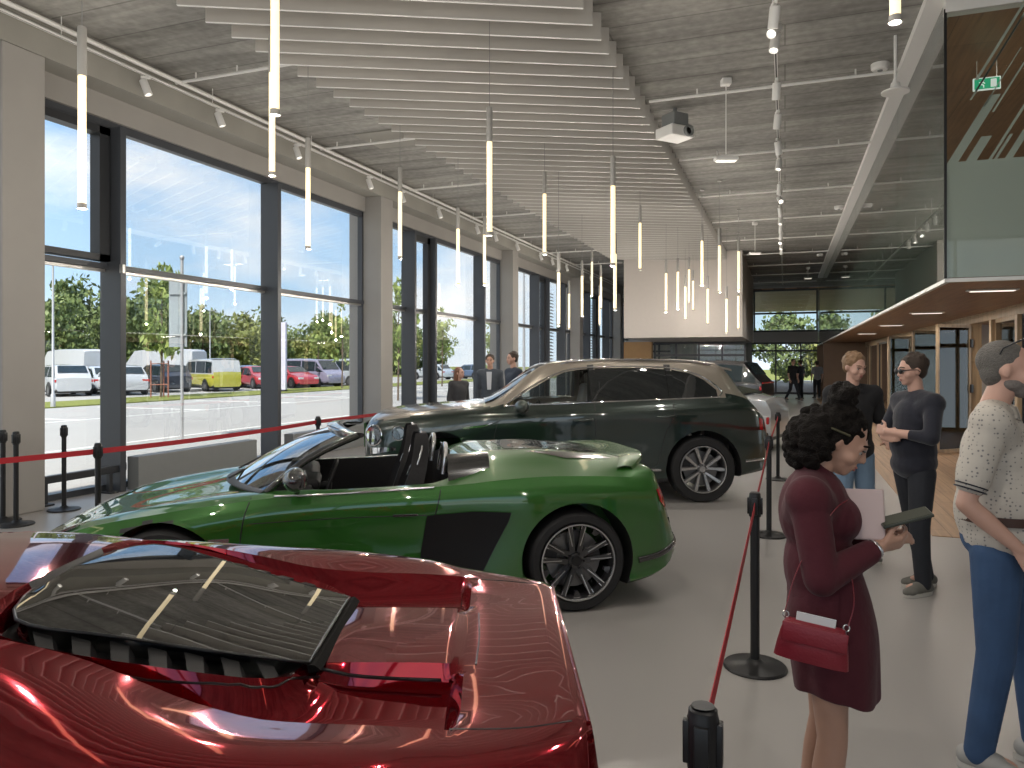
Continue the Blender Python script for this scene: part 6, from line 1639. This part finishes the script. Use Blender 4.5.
# --- three by the windows beyond the SUV
p = W((459 - 512) / 740 * 13.6, 13.6); J = stand(1.60, .15); J.update(yaw=.4)
person('woman with long red-brown hair and dark jacket standing by the windows beyond the SUV', p, YAW - .9, J, SKIN2, mat('charcoal_jacket', (.04, .04, .045), .8), M_JEAND, mat('auburn_hair', (.16, .07, .04), .6, noise=.3, nscale=50.), k=.9, sleeve='long', hairstyle='long', vox=.014, hands=True)
p = W((490 - 512) / 740 * 14.2, 14.2); J = stand(1.84)
person('man in a dark jacket over a pale shirt standing beyond the SUV bonnet', p, YAW - PI / 2 - .1, J, SKIN, mat('slate_jacket', (.05, .06, .075), .8), M_JEAND, M_HAIRD, sleeve='long', vox=.014, open_coat=mat('pale_shirt', (.5, .52, .56), .8))
p = W((513 - 512) / 740 * 13.2, 13.2); J = stand(1.88)
person('tall dark-haired man whose head shows over the SUV windscreen, before a column', p, YAW + PI + .5, J, SKIN2, mat('dark_blue_jacket', (.03, .04, .06), .8), M_JEAND, M_HAIRD, sleeve='long', vox=.014)
# --- three far off at the glazed end
for (u, t, H, rz, m, lab, hs) in ((793, 32.6, 1.82, -1.2, M_BLKP, 'person in black walking near the glazed far end, legs apart', 'short'), (800.5, 33.6, 1.78, 2.2, M_NAVY, 'person in dark clothes close behind the one in black at the far end', 'short'), (817, 34.5, 1.74, 1.5, mat('grey_tee', (.25, .25, .27), .8), 'person in a grey top standing alone at the far end, right of the pair', 'short')):
    p = W((u - 512) / 740 * t, t); J = stand(H)
    if u == 793: J.update(kn=[V3(.16, .1, .5), V3(-.05, -.1, .5)], an=[V3(.28, .11, .09), V3(-.32, -.11, .12)])
    person(lab, p, YAW + rz, J, SKIN2, m, M_JEAND, M_HAIRD, vox=.02, hands=True, hairstyle=hs)

# ================================================================ far show cars
KIND['coupe'] = dict(x=[-.5, -.48, -.42, -.28, -.20, -.02, .12, .26, .40, .48, .5], top=[.45, .55, .60, .66, .70, .97, 1., .90, .80, .76, .62], gh=(4, 8))
c1 = simple_car('suv_car', 'black SUV with red tail lamps parked deep in the hall beyond the green SUV', 'car', (0, 0, 0), 0, 4.9, 2.0, 1.74, 'suv', mat('black_car_paint', (.010, .010, .013), .3, coat=.4), r=.40)
p = W(6.35, 25.6); c1.location = (p.x, p.y, 0); c1.rotation_euler.z = YAW - R_(32)
f = MB(); f.box((4.9 * .497, 0, 1.02), (.05, 1.5, .05), bev=.015); f.build('tail_light_band', M_LAMPR, c1)
c2 = simple_car('sports_car', 'white low coupe with red tail lamps peeking out behind the green SUV tail', 'car', (0, 0, 0), 0, 4.4, 1.9, 1.30, 'coupe', PWHITE, r=.35)
f = MB(); f.box((4.4 * .492, 0, .80), (.04, 1.5, .06), bev=.012); f.build('tail_light_band', M_LAMPR, c2)
f = MB(); f.box((4.4 * .485, 0, .36), (.08, 1.4, .20), bev=.02); f.build('diffuser', M_PLAST, c2)
p = W(3.40, 15.7); c2.location = (p.x, p.y, 0); c2.rotation_euler.z = YAW - R_(32)
# ================================================================ camera, world, light
cam = bpy.data.cameras.new('camera'); co = link(bpy.data.objects.new('camera', cam))
co.location = (0, 0, CAMH); co.rotation_euler = (PI / 2, 0, YAW)
cam.sensor_width = 36; cam.lens = 740 / 1024 * 36; cam.shift_y = -22 / 1024; cam.clip_end = 600; cam.clip_start = .05
SC.camera = co
SC.view_settings.view_transform = 'Standard'; SC.view_settings.look = 'None'; SC.view_settings.gamma = 1; SC.view_settings.exposure = 0.
SC.view_settings.use_curve_mapping = False

w = bpy.data.worlds.new('sky'); SC.world = w; w.use_nodes = True
nt = w.node_tree; bg = nt.nodes['Background']
def N(t, **k):
    n = nt.nodes.new(t)
    for a, v in k.items():
        if a in n.inputs: n.inputs[a].default_value = v
        else: setattr(n, a, v)
    return n
tc = N('ShaderNodeTexCoord'); sp = N('ShaderNodeSeparateXYZ'); nt.links.new(tc.outputs['Generated'], sp.inputs[0])
r = ramp(N, [(0., (.78, .90, 1.0)), (.10, (.50, .72, .95)), (.35, (.26, .50, .86)), (1., (.16, .38, .8))]); nt.links.new(sp.outputs['Z'], r.inputs[0])
mp = N('ShaderNodeMapping'); mp.inputs['Scale'].default_value = (1, 1, 2.6); nt.links.new(tc.outputs['Generated'], mp.inputs[0])
n1 = N('ShaderNodeTexNoise', Scale=2.2, Detail=7., Roughness=.55); nt.links.new(mp.outputs[0], n1.inputs['Vector'])
r2 = ramp(N, [(.43, (0, 0, 0)), (.60, (1, 1, 1))]); nt.links.new(n1.outputs['Fac'], r2.inputs[0])
mx = N('ShaderNodeMix', data_type='RGBA'); nt.links.new(r2.outputs[0], mx.inputs[0]); nt.links.new(r.outputs[0], mx.inputs[6]); mx.inputs[7].default_value = (.98, .99, 1., 1)
nt.links.new(mx.outputs[2], bg.inputs[0]); bg.inputs[1].default_value = 1.3

def lamp(name, kind, loc, energy, col=(1, 1, 1), size=.2, rot=(0, 0, 0), **k):
    l = bpy.data.lights.new(name, kind); o = link(bpy.data.objects.new(name, l)); o.location = loc; o.rotation_euler = rot
    l.energy = energy; l.color = col
    if kind == 'AREA':
        l.shape = 'RECTANGLE'; l.size = size[0]; l.size_y = size[1]
    elif kind == 'SUN': l.angle = math.radians(.6)
    else: l.shadow_soft_size = size
    for a, v in k.items(): setattr(l, a, v)
    return o
d = Vector((-.06, .95, -1.15)); 
lamp('sun', 'SUN', (0, 0, 20), 7.5, (1., .95, .88), rot=d.to_track_quat('-Z', 'Y').to_euler())
# the pendants and the track spots of the room
for p in PENDPOS:
    lamp('pendant_bulb', 'POINT', (p.x, p.y, p.z - .08), 42, (1., .92, .82), .014)
for k in range(9):
    lamp('track_spot_lamp', 'SPOT', (-.1, 5. + 3. * k, 4.95), 100, (1., .94, .87), .05, rot=(0, 0, 0), spot_size=math.radians(120), spot_blend=.8)
for k in range(6):
    lamp('soffit_lamp', 'AREA', (2.5, 10.5 + 4.4 * k, SOF - .04), 14, (1., .9, .78), (.5, .12))
for k in range(4):
    lamp('shop_lamp', 'AREA', (5.6, 11. + 5.5 * k, SOF - .06), 40, (1., .94, .84), (1.2, .3))
for k in range(4):
    lamp('mezzanine_lamp', 'AREA', (3.0, 11. + 6 * k, 5.45), 22, (1., .9, .78), (.8, .3))
SC.cycles.max_bounces = 7; SC.cycles.diffuse_bounces = 4; SC.cycles.glossy_bounces = 4; SC.cycles.transparent_max_bounces = 16
SC.cycles.caustics_reflective = False; SC.cycles.caustics_refractive = False; SC.cycles.sample_clamp_indirect = 6
